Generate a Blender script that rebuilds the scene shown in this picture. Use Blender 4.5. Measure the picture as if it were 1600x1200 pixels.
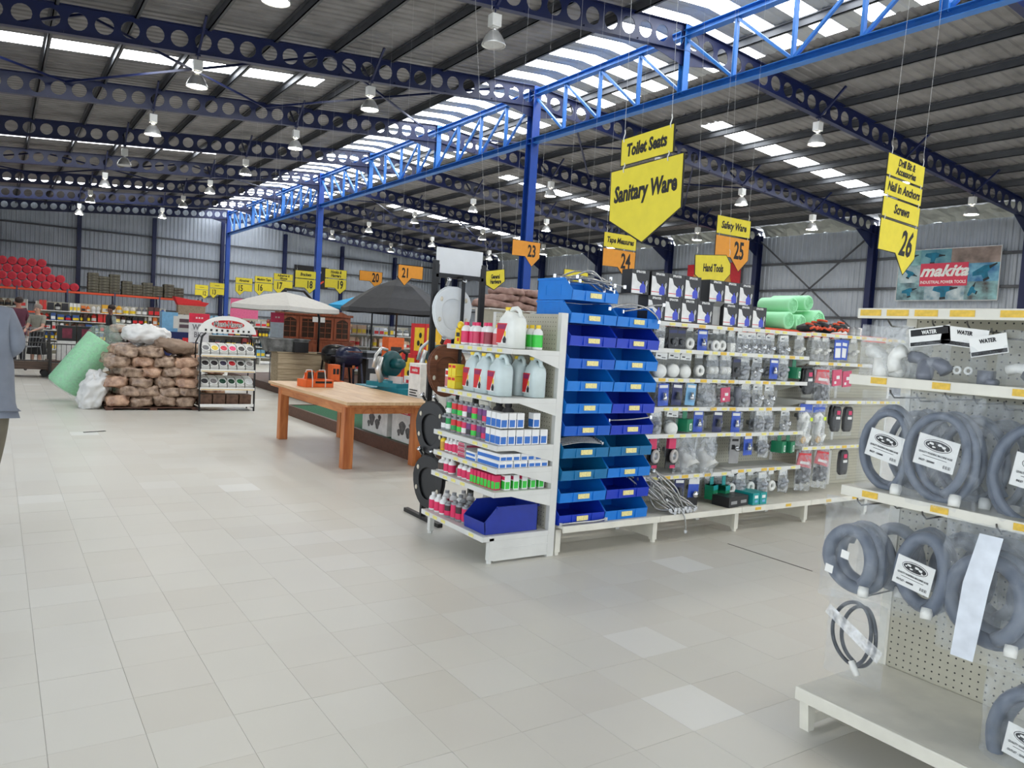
import bpy, math, random
from mathutils import Vector as V, Matrix as MX
R = random.Random(7)
SC = bpy.context.scene
COL = SC.collection
PI = math.pi
for o in list(bpy.data.objects):
    bpy.data.objects.remove(o)

# ------------------------------------------------------------------ camera, light, exposure
YAW, PITCH, ROLL, EYE = .59077, -.061273, .060523, 1.5
fw = V((math.sin(YAW) * math.cos(PITCH), math.cos(YAW) * math.cos(PITCH), math.sin(PITCH)))
r0 = V((math.cos(YAW), -math.sin(YAW), 0)); u0 = r0.cross(fw)
rt = r0 * math.cos(ROLL) + u0 * math.sin(ROLL); up = -r0 * math.sin(ROLL) + u0 * math.cos(ROLL)
cam_d = bpy.data.cameras.new('camera'); cam = bpy.data.objects.new('camera', cam_d); COL.objects.link(cam)
mw = MX.Identity(4)
for i in range(3):
    mw[i][0], mw[i][1], mw[i][2] = rt[i], up[i], -fw[i]
mw.translation = (0, 0, EYE)
cam.matrix_world = mw
cam_d.sensor_width = 36; cam_d.sensor_fit = 'HORIZONTAL'; cam_d.lens = 1210.8 / 1600 * 36
cam_d.clip_end = 300; cam_d.clip_start = .05
SC.camera = cam
W = bpy.data.worlds.new('sky'); SC.world = W; W.use_nodes = True
W.node_tree.nodes['Background'].inputs[0].default_value = (.86, .93, 1, 1)
W.node_tree.nodes['Background'].inputs[1].default_value = 2.2
SC.view_settings.view_transform = 'Standard'; SC.view_settings.look = 'None'
SC.view_settings.gamma = 1; SC.view_settings.use_curve_mapping = False
SC.view_settings.exposure = 0.4
SC.cycles.use_denoising = True
SC.cycles.use_adaptive_sampling = True; SC.cycles.adaptive_threshold = .06
SC.cycles.max_bounces = 5; SC.cycles.diffuse_bounces = 4; SC.cycles.glossy_bounces = 2
SC.cycles.transparent_max_bounces = 10; SC.cycles.sample_clamp_indirect = 6
SKYLIGHT = 8.0      # radiance of the daylit translucent roof sheets
LAMP = 95.0         # radiance of the high bay bulbs

# ------------------------------------------------------------------ materials
def lin(c):
    c = c / 255
    return c / 12.92 if c <= .04045 else ((c + .055) / 1.055) ** 2.4
MATS = {}
def mt(name, rgb=(200, 200, 200), rough=.55, metal=0., var=.10, scale=14., bump=0., emit=0., spec=.5, dirt=None):
    if name in MATS: return MATS[name]
    m = bpy.data.materials.new(name); m.use_nodes = True
    nt = m.node_tree; N = nt.nodes; L = nt.links; b = N['Principled BSDF']
    c = tuple(lin(x) for x in rgb)
    tc = N.new('ShaderNodeTexCoord'); no = N.new('ShaderNodeTexNoise')
    no.inputs['Scale'].default_value = scale; no.inputs['Detail'].default_value = 3
    L.new(tc.outputs['Object'], no.inputs['Vector'])
    rp = N.new('ShaderNodeValToRGB'); e = rp.color_ramp.elements
    e[0].position = .3; e[1].position = .7
    d = dirt or 1
    e[0].color = tuple(max(0, x * (1 - var)) for x in c) + (1,) if dirt is None else tuple(lin(x) for x in dirt) + (1,)
    e[1].color = tuple(min(1, x * (1 + var)) for x in c) + (1,) if dirt is None else c + (1,)
    L.new(no.outputs['Fac'], rp.inputs['Fac']); L.new(rp.outputs['Color'], b.inputs['Base Color'])
    b.inputs['Roughness'].default_value = rough; b.inputs['Metallic'].default_value = metal
    b.inputs['Specular IOR Level'].default_value = spec
    if bump:
        bp = N.new('ShaderNodeBump'); bp.inputs['Strength'].default_value = bump; bp.inputs['Distance'].default_value = .02
        L.new(no.outputs['Fac'], bp.inputs['Height']); L.new(bp.outputs['Normal'], b.inputs['Normal'])
    if emit:
        L.new(rp.outputs['Color'], b.inputs['Emission Color']); b.inputs['Emission Strength'].default_value = emit
    MATS[name] = m
    return m
def film(name, rgb=(235, 240, 245), op=.16, rough=.14):
    if name in MATS: return MATS[name]
    m = bpy.data.materials.new(name); m.use_nodes = True
    nt = m.node_tree; N = nt.nodes; L = nt.links; b = N['Principled BSDF']; out = N['Material Output']
    b.inputs['Base Color'].default_value = tuple(lin(x) for x in rgb) + (1,); b.inputs['Roughness'].default_value = rough
    b.inputs['Specular IOR Level'].default_value = .9
    tc = N.new('ShaderNodeTexCoord'); no = N.new('ShaderNodeTexNoise'); no.inputs['Scale'].default_value = 22; no.inputs['Detail'].default_value = 2
    L.new(tc.outputs['Object'], no.inputs['Vector'])
    bp = N.new('ShaderNodeBump'); bp.inputs['Strength'].default_value = .9; bp.inputs['Distance'].default_value = .03
    L.new(no.outputs['Fac'], bp.inputs['Height']); L.new(bp.outputs['Normal'], b.inputs['Normal'])
    t = N.new('ShaderNodeBsdfTransparent'); t.inputs[0].default_value = (.97, .975, .98, 1)
    mr = N.new('ShaderNodeMapRange'); mr.inputs[1].default_value = .35; mr.inputs[2].default_value = .75
    mr.inputs[3].default_value = op * .45; mr.inputs[4].default_value = min(1, op * 1.8)
    L.new(no.outputs['Fac'], mr.inputs[0])
    mx = N.new('ShaderNodeMixShader'); L.new(mr.outputs[0], mx.inputs[0]); L.new(t.outputs[0], mx.inputs[1]); L.new(b.outputs[0], mx.inputs[2])
    L.new(mx.outputs[0], out.inputs['Surface'])
    MATS[name] = m
    return m
def wood(name, a, b_, scale=3, rough=.5, axis=(1, 12, 12)):
    if name in MATS: return MATS[name]
    m = bpy.data.materials.new(name); m.use_nodes = True
    nt = m.node_tree; N = nt.nodes; L = nt.links; b = N['Principled BSDF']
    tc = N.new('ShaderNodeTexCoord'); mp = N.new('ShaderNodeMapping'); mp.inputs['Scale'].default_value = axis
    no = N.new('ShaderNodeTexNoise'); no.inputs['Scale'].default_value = scale; no.inputs['Detail'].default_value = 5; no.inputs['Distortion'].default_value = .6
    rp = N.new('ShaderNodeValToRGB'); rp.color_ramp.elements[0].position = .32; rp.color_ramp.elements[1].position = .68
    rp.color_ramp.elements[0].color = tuple(lin(x) for x in a) + (1,); rp.color_ramp.elements[1].color = tuple(lin(x) for x in b_) + (1,)
    L.new(tc.outputs['Object'], mp.inputs[0]); L.new(mp.outputs[0], no.inputs['Vector']); L.new(no.outputs['Fac'], rp.inputs['Fac'])
    L.new(rp.outputs[0], b.inputs['Base Color']); b.inputs['Roughness'].default_value = rough
    MATS[name] = m
    return m
def tile_mat(name, joint):
    m = bpy.data.materials.new(name); m.use_nodes = True
    nt = m.node_tree; N = nt.nodes; L = nt.links; b = N['Principled BSDF']
    g = N.new('ShaderNodeNewGeometry'); sub = N.new('ShaderNodeVectorMath'); sub.operation = 'SUBTRACT'; sub.inputs[1].default_value = (2.0, 2.01, 0)
    div = N.new('ShaderNodeVectorMath'); div.operation = 'DIVIDE'; div.inputs[1].default_value = (.305, .305, 1)
    fl = N.new('ShaderNodeVectorMath'); fl.operation = 'FLOOR'
    L.new(g.outputs['Position'], sub.inputs[0]); L.new(sub.outputs[0], div.inputs[0]); L.new(div.outputs[0], fl.inputs[0])
    wn = N.new('ShaderNodeTexWhiteNoise'); wn.noise_dimensions = '2D'; L.new(fl.outputs[0], wn.inputs['Vector'])
    rp = N.new('ShaderNodeValToRGB'); el = rp.color_ramp.elements
    cs = [(0, (207, 204, 194)), (.25, (209, 206, 197)), (.6, (211, 209, 200)), (.985, (213, 211, 203)), (.993, (224, 224, 219))]
    el[0].position = 0; el[1].position = 1
    el[0].color = tuple(lin(x) for x in cs[0][1]) + (1,); el[1].color = tuple(lin(x) for x in cs[-1][1]) + (1,)
    for p, c in cs[1:]:
        e = el.new(p); e.color = tuple(lin(x) for x in c) + (1,)
    L.new(wn.outputs['Value'], rp.inputs['Fac'])
    no = N.new('ShaderNodeTexNoise'); no.inputs['Scale'].default_value = .55; no.inputs['Detail'].default_value = 6
    L.new(g.outputs['Position'], no.inputs['Vector'])
    mr = N.new('ShaderNodeMapRange'); mr.inputs[1].default_value = .3; mr.inputs[2].default_value = .7; mr.inputs[3].default_value = .93; mr.inputs[4].default_value = 1.03
    L.new(no.outputs['Fac'], mr.inputs[0])
    mu = N.new('ShaderNodeMix'); mu.data_type = 'RGBA'; mu.blend_type = 'MULTIPLY'; mu.inputs[0].default_value = 1
    L.new(rp.outputs[0], mu.inputs[6]); L.new(mr.outputs[0], mu.inputs[7])
    src = mu.outputs[2]
    if joint:
        fr = N.new('ShaderNodeVectorMath'); fr.operation = 'FRACTION'; L.new(div.outputs[0], fr.inputs[0])
        sp = N.new('ShaderNodeSeparateXYZ'); L.new(fr.outputs[0], sp.inputs[0])
        a1 = N.new('ShaderNodeMath'); a1.operation = 'MINIMUM'; L.new(sp.outputs[0], a1.inputs[0]); L.new(sp.outputs[1], a1.inputs[1])
        lt = N.new('ShaderNodeMath'); lt.operation = 'LESS_THAN'; lt.inputs[1].default_value = .012; L.new(a1.outputs[0], lt.inputs[0])
        m2 = N.new('ShaderNodeMix'); m2.data_type = 'RGBA'; L.new(lt.outputs[0], m2.inputs[0]); L.new(src, m2.inputs[6]); m2.inputs[7].default_value = (.36, .35, .32, 1)
        src = m2.outputs[2]
    L.new(src, b.inputs['Base Color'])
    r2 = N.new('ShaderNodeMapRange'); r2.inputs[3].default_value = .24; r2.inputs[4].default_value = .46; L.new(no.outputs['Fac'], r2.inputs[0])
    L.new(r2.outputs[0], b.inputs['Roughness']); b.inputs['Specular IOR Level'].default_value = .42
    return m

# ------------------------------------------------------------------ mesh helpers
class MB:
    def __init__(s): s.v = []; s.f = []; s.m = []; s.T = None
    def add(s, vs, fs, mi=0):
        o = len(s.v)
        if s.T is not None: vs = [tuple(s.T @ V(p)) for p in vs]
        s.v += [tuple(p) for p in vs]; s.f += [tuple(i + o for i in f) for f in fs]; s.m += [mi] * len(fs)
        return s
    def box(s, x0, x1, y0, y1, z0, z1, mi=0):
        return s.add([(x0, y0, z0), (x1, y0, z0), (x1, y1, z0), (x0, y1, z0), (x0, y0, z1), (x1, y0, z1), (x1, y1, z1), (x0, y1, z1)],
                     [(0, 3, 2, 1), (4, 5, 6, 7), (0, 1, 5, 4), (1, 2, 6, 5), (2, 3, 7, 6), (3, 0, 4, 7)], mi)
    def bar(s, p, q, w, h=None, mi=0, upv=(0, 0, 1)):
        h = h or w; p = V(p); q = V(q); d = (q - p); ln = d.length; d.normalize(); u = V(upv)
        if abs(d.dot(u)) > .98: u = V((1, 0, 0))
        a = d.cross(u).normalized(); b = a.cross(d).normalized()
        vs = []
        for c in (p, q):
            for i, j in ((-1, -1), (1, -1), (1, 1), (-1, 1)): vs.append(c + a * (i * w / 2) + b * (j * h / 2))
        return s.add(vs, [(0, 1, 2, 3), (7, 6, 5, 4), (0, 4, 5, 1), (1, 5, 6, 2), (2, 6, 7, 3), (3, 7, 4, 0)], mi)
    def tube(s, pts, r, n=7, closed=False, mi=0):
        pts = [V(p) for p in pts]; k = len(pts); vs = []; fs = []; prev = None
        for i, p in enumerate(pts):
            a = pts[(i - 1) % k] if (closed or i > 0) else p; b = pts[(i + 1) % k] if (closed or i < k - 1) else p
            t = (b - a).normalized()
            u = prev if prev is not None else (V((0, 0, 1)) if abs(t.z) < .9 else V((1, 0, 0)))
            u = (u - t * u.dot(t)).normalized(); prev = u; w = t.cross(u)
            rr = r[i] if isinstance(r, (list, tuple)) else r
            for j in range(n):
                an = 2 * PI * j / n; vs.append(p + (u * math.cos(an) + w * math.sin(an)) * rr)
        for i in range(k if closed else k - 1):
            for j in range(n):
                a = i * n + j; b = i * n + (j + 1) % n; c = ((i + 1) % k) * n + (j + 1) % n; d = ((i + 1) % k) * n + j
                fs.append((a, b, c, d))
        if not closed:
            fs.append(tuple(range(n - 1, -1, -1))); fs.append(tuple(range((k - 1) * n, k * n)))
        return s.add(vs, fs, mi)
    def lathe(s, prof, n=14, c=(0, 0, 0), mi=0, cap=True):
        vs = []; fs = []; k = len(prof)
        for r, z in prof:
            for j in range(n):
                a = 2 * PI * j / n; vs.append((c[0] + r * math.cos(a), c[1] + r * math.sin(a), c[2] + z))
        for i in range(k - 1):
            for j in range(n): fs.append((i * n + j, i * n + (j + 1) % n, (i + 1) * n + (j + 1) % n, (i + 1) * n + j))
        if cap: fs.append(tuple(range(n - 1, -1, -1))); fs.append(tuple(range((k - 1) * n, k * n)))
        return s.add(vs, fs, mi)
    def prism(s, poly, z0, z1, mi=0):
        n = len(poly)
        vs = [(x, y, z0) for x, y in poly] + [(x, y, z1) for x, y in poly]
        return s.add(vs, [tuple(range(n - 1, -1, -1)), tuple(range(n, 2 * n))] + [(i, (i + 1) % n, n + (i + 1) % n, n + i) for i in range(n)], mi)
    def ball(s, c, rx, ry=None, rz=None, n=10, k=6, mi=0, jit=0, pw=1.0):
        ry = ry or rx; rz = rz or rx; vs = []; fs = []
        sg = lambda x: math.copysign(abs(x) ** pw, x)
        for i in range(k + 1):
            t = PI * i / k
            for j in range(n):
                a = 2 * PI * j / n; q = 1 + R.uniform(-jit, jit)
                vs.append((c[0] + rx * q * sg(math.sin(t)) * sg(math.cos(a)), c[1] + ry * q * sg(math.sin(t)) * sg(math.sin(a)), c[2] - rz * q * sg(math.cos(t))))
        for i in range(k):
            for j in range(n): fs.append((i * n + j, i * n + (j + 1) % n, (i + 1) * n + (j + 1) % n, (i + 1) * n + j))
        return s.add(vs, fs, mi)
    def mesh(s, name, mats, smooth=False):
        me = bpy.data.meshes.new(name); me.from_pydata(s.v, [], s.f)
        for m in (mats if isinstance(mats, (list, tuple)) else [mats]): me.materials.append(m)
        me.polygons.foreach_set('material_index', s.m)
        if smooth: me.polygons.foreach_set('use_smooth', [True] * len(s.f))
        me.update()
        return me
    def build(s, name, mats, parent=None, smooth=False, loc=None, rot=None, bevel=0):
        o = link(name, s.mesh(name, mats, smooth), parent, loc, rot)
        if bevel:
            b = o.modifiers.new('bevel', 'BEVEL'); b.width = bevel; b.segments = 2; b.limit_method = 'ANGLE'
        return o
def link(name, data, parent=None, loc=None, rot=None, mtx=None):
    o = bpy.data.objects.new(name, data); COL.objects.link(o)
    if parent: o.parent = parent
    if loc: o.location = loc
    if rot: o.rotation_euler = rot
    if mtx: o.matrix_basis = mtx
    return o
def tag(o, label=None, cat=None, group=None, kind=None):
    if label: o['label'] = label
    if cat: o['category'] = cat
    if group: o['group'] = group
    if kind: o['kind'] = kind
    return o
def thing(name, label, cat, group=None, loc=None, rot=None, mtx=None):
    return tag(link(name, None, None, loc, rot, mtx), label, cat, group)
def dup(o, label=None, loc=None, rot=None, mtx=None, parent=None, kids=None):
    c = o.copy(); COL.objects.link(c)
    if parent: c.parent = parent
    if label: c['label'] = label
    if mtx: c.matrix_basis = mtx
    if loc: c.location = loc
    if rot: c.rotation_euler = rot
    for ch in (KIDS(o) if kids is None else kids):
        dup(ch, parent=c)
    return c
def KIDS(o): return [x for x in o.children]
def face_mtx(o, right, upv=(0, 0, 1), tilt=0):
    r = V(right).normalized(); u = V(upv).normalized(); n = r.cross(u).normalized(); u = n.cross(r)
    m = MX.Identity(4)
    for i in range(3): m[i][0], m[i][1], m[i][2] = r[i], u[i], n[i]
    m.translation = o
    return m @ MX.Rotation(tilt, 4, 'Z') if tilt else m
FX = (1, 0, 0)       # a front that looks towards -Y
FY = (0, -1, 0)      # a front that looks towards -X
TXT = {}
def text(s, size, mat, parent, loc=(0, 0, .004), bold=.02, sx=.8, shear=0., name='lettering', align='CENTER', sp=1.):
    k = (s, size, mat.name, bold, shear, align)
    if k not in TXT:
        cu = bpy.data.curves.new('txt', 'FONT'); cu.body = s; cu.size = size; cu.offset = bold * size; cu.shear = shear
        cu.extrude = .0008; cu.resolution_u = 2; cu.align_x = align; cu.align_y = 'CENTER'; cu.space_line = .85; cu.space_character = sp
        t = bpy.data.objects.new('txt', cu); COL.objects.link(t)
        me = bpy.data.meshes.new_from_object(t); me.name = 'lettering'
        bpy.data.objects.remove(t); bpy.data.curves.remove(cu)
        me.materials.clear(); me.materials.append(mat); TXT[k] = me
    o = link(name, TXT[k], parent, loc); o.scale = (sx, 1, 1)
    return o
ORD = ['first', 'second', 'third', 'fourth', 'fifth', 'sixth', 'seventh', 'eighth', 'ninth', 'tenth', 'eleventh', 'twelfth', 'thirteenth', 'fourteenth', 'fifteenth',
       'sixteenth', 'seventeenth', 'eighteenth', 'nineteenth', 'twentieth']
ORD += ['twenty-' + o for o in ORD[:9]] + ['thirtieth'] + ['thirty-' + o for o in ORD[:9]] + ['fortieth']
# ------------------------------------------------------------------ shared paints
navy = mt('navy_paint', (17, 28, 70), .4, var=.12, scale=3)
blue = mt('bright_blue_paint', (38, 106, 180), .4, var=.10, scale=3)
cblue = mt('column_blue_paint', (20, 62, 142), .4, var=.10, scale=3)
white = mt('white_enamel', (216, 216, 211), .4, var=.05, scale=8)
cream = mt('worn_cream_enamel', (224, 221, 208), .45, var=.06, scale=9)
black = mt('black_paint', (26, 26, 28), .45, var=.15)
ink = mt('black_ink', (18, 18, 20), .6, var=.05)
chrome = mt('chrome', (210, 212, 215), .16, 1, var=.05)
steel = mt('galvanised_steel', (168, 172, 178), .42, .7, var=.12, scale=5)
sheet = mt('wall_sheet', (176, 183, 192), .5, .25, var=.08, scale=1.2)
foil = mt('roof_foil', (128, 126, 126), .5, .3, var=.22, scale=1.6, bump=.25)
purl = mt('purlin_steel', (84, 86, 90), .5, .3, var=.12, scale=2)
glow = mt('daylit_translucent_sheet', (246, 250, 255), .5, emit=SKYLIGHT, var=.03, scale=2)

XR, SL, ZB, DEP = 13.1, .086, 8.27, .58        # ridge line, roof slope, rafter underside at the ridge, rafter depth
XL, XE, Y0, Y1 = -5.0, 31.2, -7.0, 57.0
zbot = lambda x: ZB - SL * abs(x - XR)
ROOF = DEP + .2
zroof = lambda x: zbot(x) + ROOF

# ------------------------------------------------------------------ floor and its tiles
T = .305
flo = tag(MB().box(XL, XE, Y0, Y1, -.12, -.004).build('floor', tile_mat('floor_far_tiles', True)), kind='structure')
tm = tile_mat('vinyl_tile', False)
def seen(x, y):
    d = V((x, y, 0)) - V((0, 0, EYE)); z = d.dot(fw)
    if z < .4: return None
    px = 800 + 1210.8 * d.dot(rt) / z; py = 600 - 1210.8 * d.dot(up) / z
    return z if -40 < px < 1640 and py < 1260 else None
cells = []
for i in range(-22, 26):
    for j in range(-9, 42):
        x = 2.0 + i * T; y = 2.01 + j * T; d = seen(x + T / 2, y + T / 2)
        if 2.72 < x < 3.3 and y < 1.8: d = None if x > 3 else d
        cells.append((d if d else 99 + R.random(), x, y))
cells.sort()
tb = MB(); g = .0007
tb.add([(g, g, 0), (T - g, g, 0), (T - g, T - g, 0), (g, T - g, 0), (0, 0, -.006), (T, 0, -.006), (T, T, -.006), (0, T, -.006)],
       [(0, 1, 2, 3), (4, 5, 1, 0), (5, 6, 2, 1), (6, 7, 3, 2), (7, 4, 0, 3)])
tme = tb.mesh('tile', tm)
for d, x, y in cells[:300]:
    link('tile', tme, flo, (x, y, R.uniform(-.0006, .0004)))
tf = MB()
for d, x, y in cells[300:]:
    z = R.uniform(-.0006, .0004)
    tf.add([(x + g, y + g, z), (x + T - g, y + g, z), (x + T - g, y + T - g, z), (x + g, y + T - g, z)], [(0, 1, 2, 3)])
tag(tf.build('tile_field', tm, flo), kind='stuff')
MB().box(4.745, 4.757, 3.2, 3.95, -.003, .0008).build('joint_strip', mt('dark_joint', (70, 66, 60), .6), flo)

# ------------------------------------------------------------------ walls of corrugated sheet
def corrugated(mb, a, b, zlo, ztop, axis, at, out, pitch=.25):
    n = int(round((b - a) / pitch)); pts = []
    for i in range(n):
        for u, d in ((0, 0), (.42, 0), (.55, .035), (.87, .035)):
            pts.append((a + (i + u) * pitch, d))
    pts.append((b, 0)); vs = []; fs = []
    for t, d in pts:
        for z in (zlo, ztop(t)):
            vs.append((t, at + out * d, z) if axis == 'x' else (at + out * d, t, z))
    for i in range(len(pts) - 1): fs.append((2 * i, 2 * i + 2, 2 * i + 3, 2 * i + 1))
    mb.add(vs, fs)
wb = MB(); corrugated(wb, XL, XE, 0, lambda t: zroof(t), 'x', Y1, 1); wb = tag(wb.build('wall_back', sheet), kind='structure')
for z in (1.8, 3.0, 4.22, 5.46, 6.65):
    MB().box(XL, XE, Y1 - .16, Y1 - .03, z - .05, z + .05).build('girt', purl, wb)
for k in range(-4, 5):
    x = XR + 4.37 * k
    if x < XL: continue
    MB().box(x - .12, x + .12, Y1 - .42, Y1 - .4, 0, zbot(x)).box(x - .12, x + .12, Y1 - .18, Y1 - .16, 0, zbot(x)).box(x - .01, x + .01, Y1 - .4, Y1 - .18, 0, zbot(x)).build('gable_column', navy, wb)
wr = MB(); corrugated(wr, Y0, Y1, 0, lambda t: 7.05, 'y', XE, 1); wr = tag(wr.build('wall_right', sheet), kind='structure')
for z in (1.95, 3.2, 4.45, 5.7):
    MB().box(XE - .16, XE - .03, Y0, Y1, z - .05, z + .05).build('girt', purl, wr)
for k in range(-3, 8):
    y = 13.23 + 6 * k; c = MB()
    c.box(XE - .52, XE - .5, y - .13, y + .13, 0, 7.1).box(XE - .18, XE - .16, y - .13, y + .13, 0, 7.1).box(XE - .5, XE - .18, y - .01, y + .01, 0, 7.1)
    c.T = MX.Translation((0, y, 0)) @ MX.Rotation(PI / 2, 4, 'X')
    c.prism([(XE - .5, 6.1), (XE - .5, 6.85), (XE - 1.7, 6.8)], -.01, .01)
    c.build('wall_column', navy, wr)
for a, b in ((2.2, 6.8), (6.8, 2.2)):
    MB().bar((XE - .3, 19.3, a), (XE - .3, 25.1, b), .06).build('brace', purl, wr)
wl = MB()      # solid towards the back; unseen openings beside the camera added to let daylight in
corrugated(wl, 12.5, Y1, 0, lambda t: zroof(XL), 'y', XL, -1)
corrugated(wl, Y0, 12.5, 4.6, lambda t: zroof(XL), 'y', XL, -1)
for y in (-7, -2.25, 2.5, 7.25, 12): wl.box(XL - .1, XL + .1, y, y + .5, 0, 4.6)
tag(wl.build('wall_left', sheet), kind='structure')
wf = MB()      # unseen front behind the camera, open bays added and sized to bring daylight in
xs = [XL, -4.4, 0.6, 1.2, 6.2, 6.8, 11.8, 12.4, 17.4, 18, 26, XE]
for i in range(len(xs) - 1):
    a, b = xs[i], xs[i + 1]; lo = 4.4 if i % 2 else 0
    vs = [(a, Y0, lo), (b, Y0, lo), (b, Y0, zroof(b))] + ([(XR, Y0, zroof(XR))] if a < XR < b else []) + [(a, Y0, zroof(a))]
    wf.add(vs, [tuple(range(len(vs)))])
tag(wf.build('wall_front', sheet), kind='structure')

# ------------------------------------------------------------------ roof: sheets, translucent panels, purlins, rafters
P = .28
bandsL = (10.6, 22.4, 35.0, 47.6); bandsR = (5.2, 17.1, 29.2, 41.2, 53.4)
rf = MB(); rdg = MB(); panels = []
nrow = int((Y1 - Y0) / P)
def inband(y, bands, w): return any(b <= y + P / 2 <= b + w for b in bands)
def strip(mb, x0, x1, y):
    vs = []
    for yy, dz in ((y, 0), (y + P * .55, 0), (y + P * .66, .03), (y + P * .89, .03), (y + P, 0)):
        vs += [(x0, yy, zroof(x0) + dz), (x1, yy, zroof(x1) + dz)]
    mb.add(vs, [(2 * i, 2 * i + 1, 2 * i + 3, 2 * i + 2) for i in range(4)])
for k in range(nrow):
    y = Y0 + k * P; tr = 1 if (k // 2) % 2 == 0 else 2
    for a, b, t in ((XL, -3.5, 0), (-3.5, 7.85, inband(y, bandsL, .98)), (7.85, 11.55, 0), (11.55, XR, tr), (XR, 15.8, tr), (15.8, 18.7, 0), (18.7, 28.25, inband(y, bandsR, .7)), (28.25, XE + .1, 0)):
        if t == 2: strip(rdg, a, b, y)
        elif t: panels.append((a, b, k))
        else: strip(rf, a, b, y)
ceil = tag(rf.build('ceiling', foil), kind='structure')
tag(rdg.build('ridge_sheet', mt('aged_translucent_sheet', (160, 162, 163), .5, emit=.03, var=.08, scale=2), ceil), kind='stuff')
done = set(); PM = {}
for a, b, k in panels:
    if (a, k) in done: continue
    ks = [k]
    while (a, b, ks[-1] + 1) in panels and len(ks) < (2 if a in (11.55, XR) else 9): ks.append(ks[-1] + 1)
    for q in ks: done.add((a, q))
    key = (a, len(ks))
    if key not in PM:
        pb = MB()
        pb.add([(a, 0, zroof(a)), (b, 0, zroof(b)), (b, P * len(ks), zroof(b)), (a, P * len(ks), zroof(a))], [(0, 1, 2, 3)])
        PM[key] = pb.mesh('skylight_panel', glow)
    link('skylight_panel', PM[key], ceil, (0, Y0 + k * P, 0))
for i in range(11):
    for sg in (-1, 1):
        x = XR + sg * (1.6 + 1.51 * i)
        z = zroof(x) - .02; pb = MB()
        pb.box(x - .012, x + .012, Y0, Y1, z - .2, z).box(x - .07, x + .012, Y0, Y1, z - .03, z).box(x - .012, x + .07, Y0, Y1, z - .2, z - .185)
        pb.build('purlin', purl, ceil)
def half_rafter():
    mb = MB(); n = 36; pit = 18.0 / n; r = .186; sgm = 16; t = .007
    for c in range(n):
        cx = (c + .5) * pit; cy = DEP / 2
        ring = [(cx + r * math.cos(2 * PI * j / sgm), cy + r * math.sin(2 * PI * j / sgm)) for j in range(sgm)]
        outer = []
        for j in range(sgm):
            a = 2 * PI * j / sgm; ca, sa = math.cos(a), math.sin(a); s = min((pit / 2) / max(abs(ca), 1e-6), cy / max(abs(sa), 1e-6))
            outer.append((cx + ca * s, cy + sa * s))
        vs = [(x, -t, y) for x, y in outer] + [(x, -t, y) for x, y in ring] + [(x, t, y) for x, y in outer] + [(x, t, y) for x, y in ring]
        fs = []
        for j in range(sgm):
            q = (j + 1) % sgm
            fs += [(j, q, sgm + q, sgm + j), (2 * sgm + q, 2 * sgm + j, 3 * sgm + j, 3 * sgm + q), (sgm + j, sgm + q, 3 * sgm + q, 3 * sgm + j)]
        # corners of the cell that the 16-gon leaves out
        if c == 0 or True:
            cs = [(cx + pit / 2, DEP, 1), (cx - pit / 2, DEP, 1), (cx - pit / 2, 0, -1), (cx + pit / 2, 0, -1)]
            base = len(vs)
            for q, (x, y, _) in enumerate(cs):
                vs += [(x, -t, y), (x, t, y)]
            idx = [[j for j in range(sgm) if (outer[j][0] - cx) * (x - cx) > 1e-6 and (outer[j][1] - cy) * (y - cy) > 1e-6] for x, y, _ in cs]
            for q, js in enumerate(idx):
                for a, b in zip(js, js[1:]):
                    x, y, _ = cs[q]
                    oa, ob = outer[a], outer[b]
                    if abs(oa[0] - ob[0]) > 1e-6 and abs(oa[1] - ob[1]) > 1e-6:
                        fs += [(a, b, base + 2 * q), (2 * sgm + b, 2 * sgm + a, base + 2 * q + 1)]
        mb.add(vs, fs)
    L = 18.0
    mb.box(0, L, -.08, .08, -.012, .004).box(0, L, -.08, .08, DEP - .004, DEP + .012)
    for i in range(13): mb.box(i * 1.5 - .004, i * 1.5 + .004, -.07, .07, 0, .05)
    mb.T = MX.Rotation(PI / 2, 4, 'X')
    mb.prism([(0, .02), (0, -.34), (1.25, 0.02)], -.008, .008)
    mb.T = None
    return mb
# shear so that z falls with the roof slope and the web stays vertical
hr = half_rafter(); hr.v = [(x, y, z - SL * x) for x, y, z in hr.v]; HR = hr.mesh('rafter', navy)
hl = MB(); hl.v = [(-x, y, z) for x, y, z in hr.v]; hl.f = [tuple(reversed(f)) for f in hr.f]; hl.m = hr.m; HL = hl.mesh('rafter', navy)
fly = MB().bar((0, .05, 0), (0, .75, .62), .05).bar((0, -.05, 0), (0, -.75, .62), .05).mesh('fly_brace', navy)
RY = [13.23 + 6 * k for k in range(-3, 8)]
for y in RY:
    link('rafter', HR, ceil, (XR, y, ZB)); link('rafter', HL, ceil, (XR, y, ZB))
    for x in (-.6, 3.75, 7.96, 18.2, 22.4, 26.6): link('fly_brace', fly, ceil, (x, y, zbot(x) + .02))
for y in (1.23, 19.23, 37.23):
    for x0, x1 in ((-4, 1.5), (1.5, 6.9), (6.9, 12.4), (14.5, 20), (20, 25.5)):
        for a, b in ((x0, x1), (x1, x0)):
            MB().bar((a, y + .1, zbot(a) + .5), (b, y + 5.9, zbot(b) + .45), .055).build('brace', navy, ceil)
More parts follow.
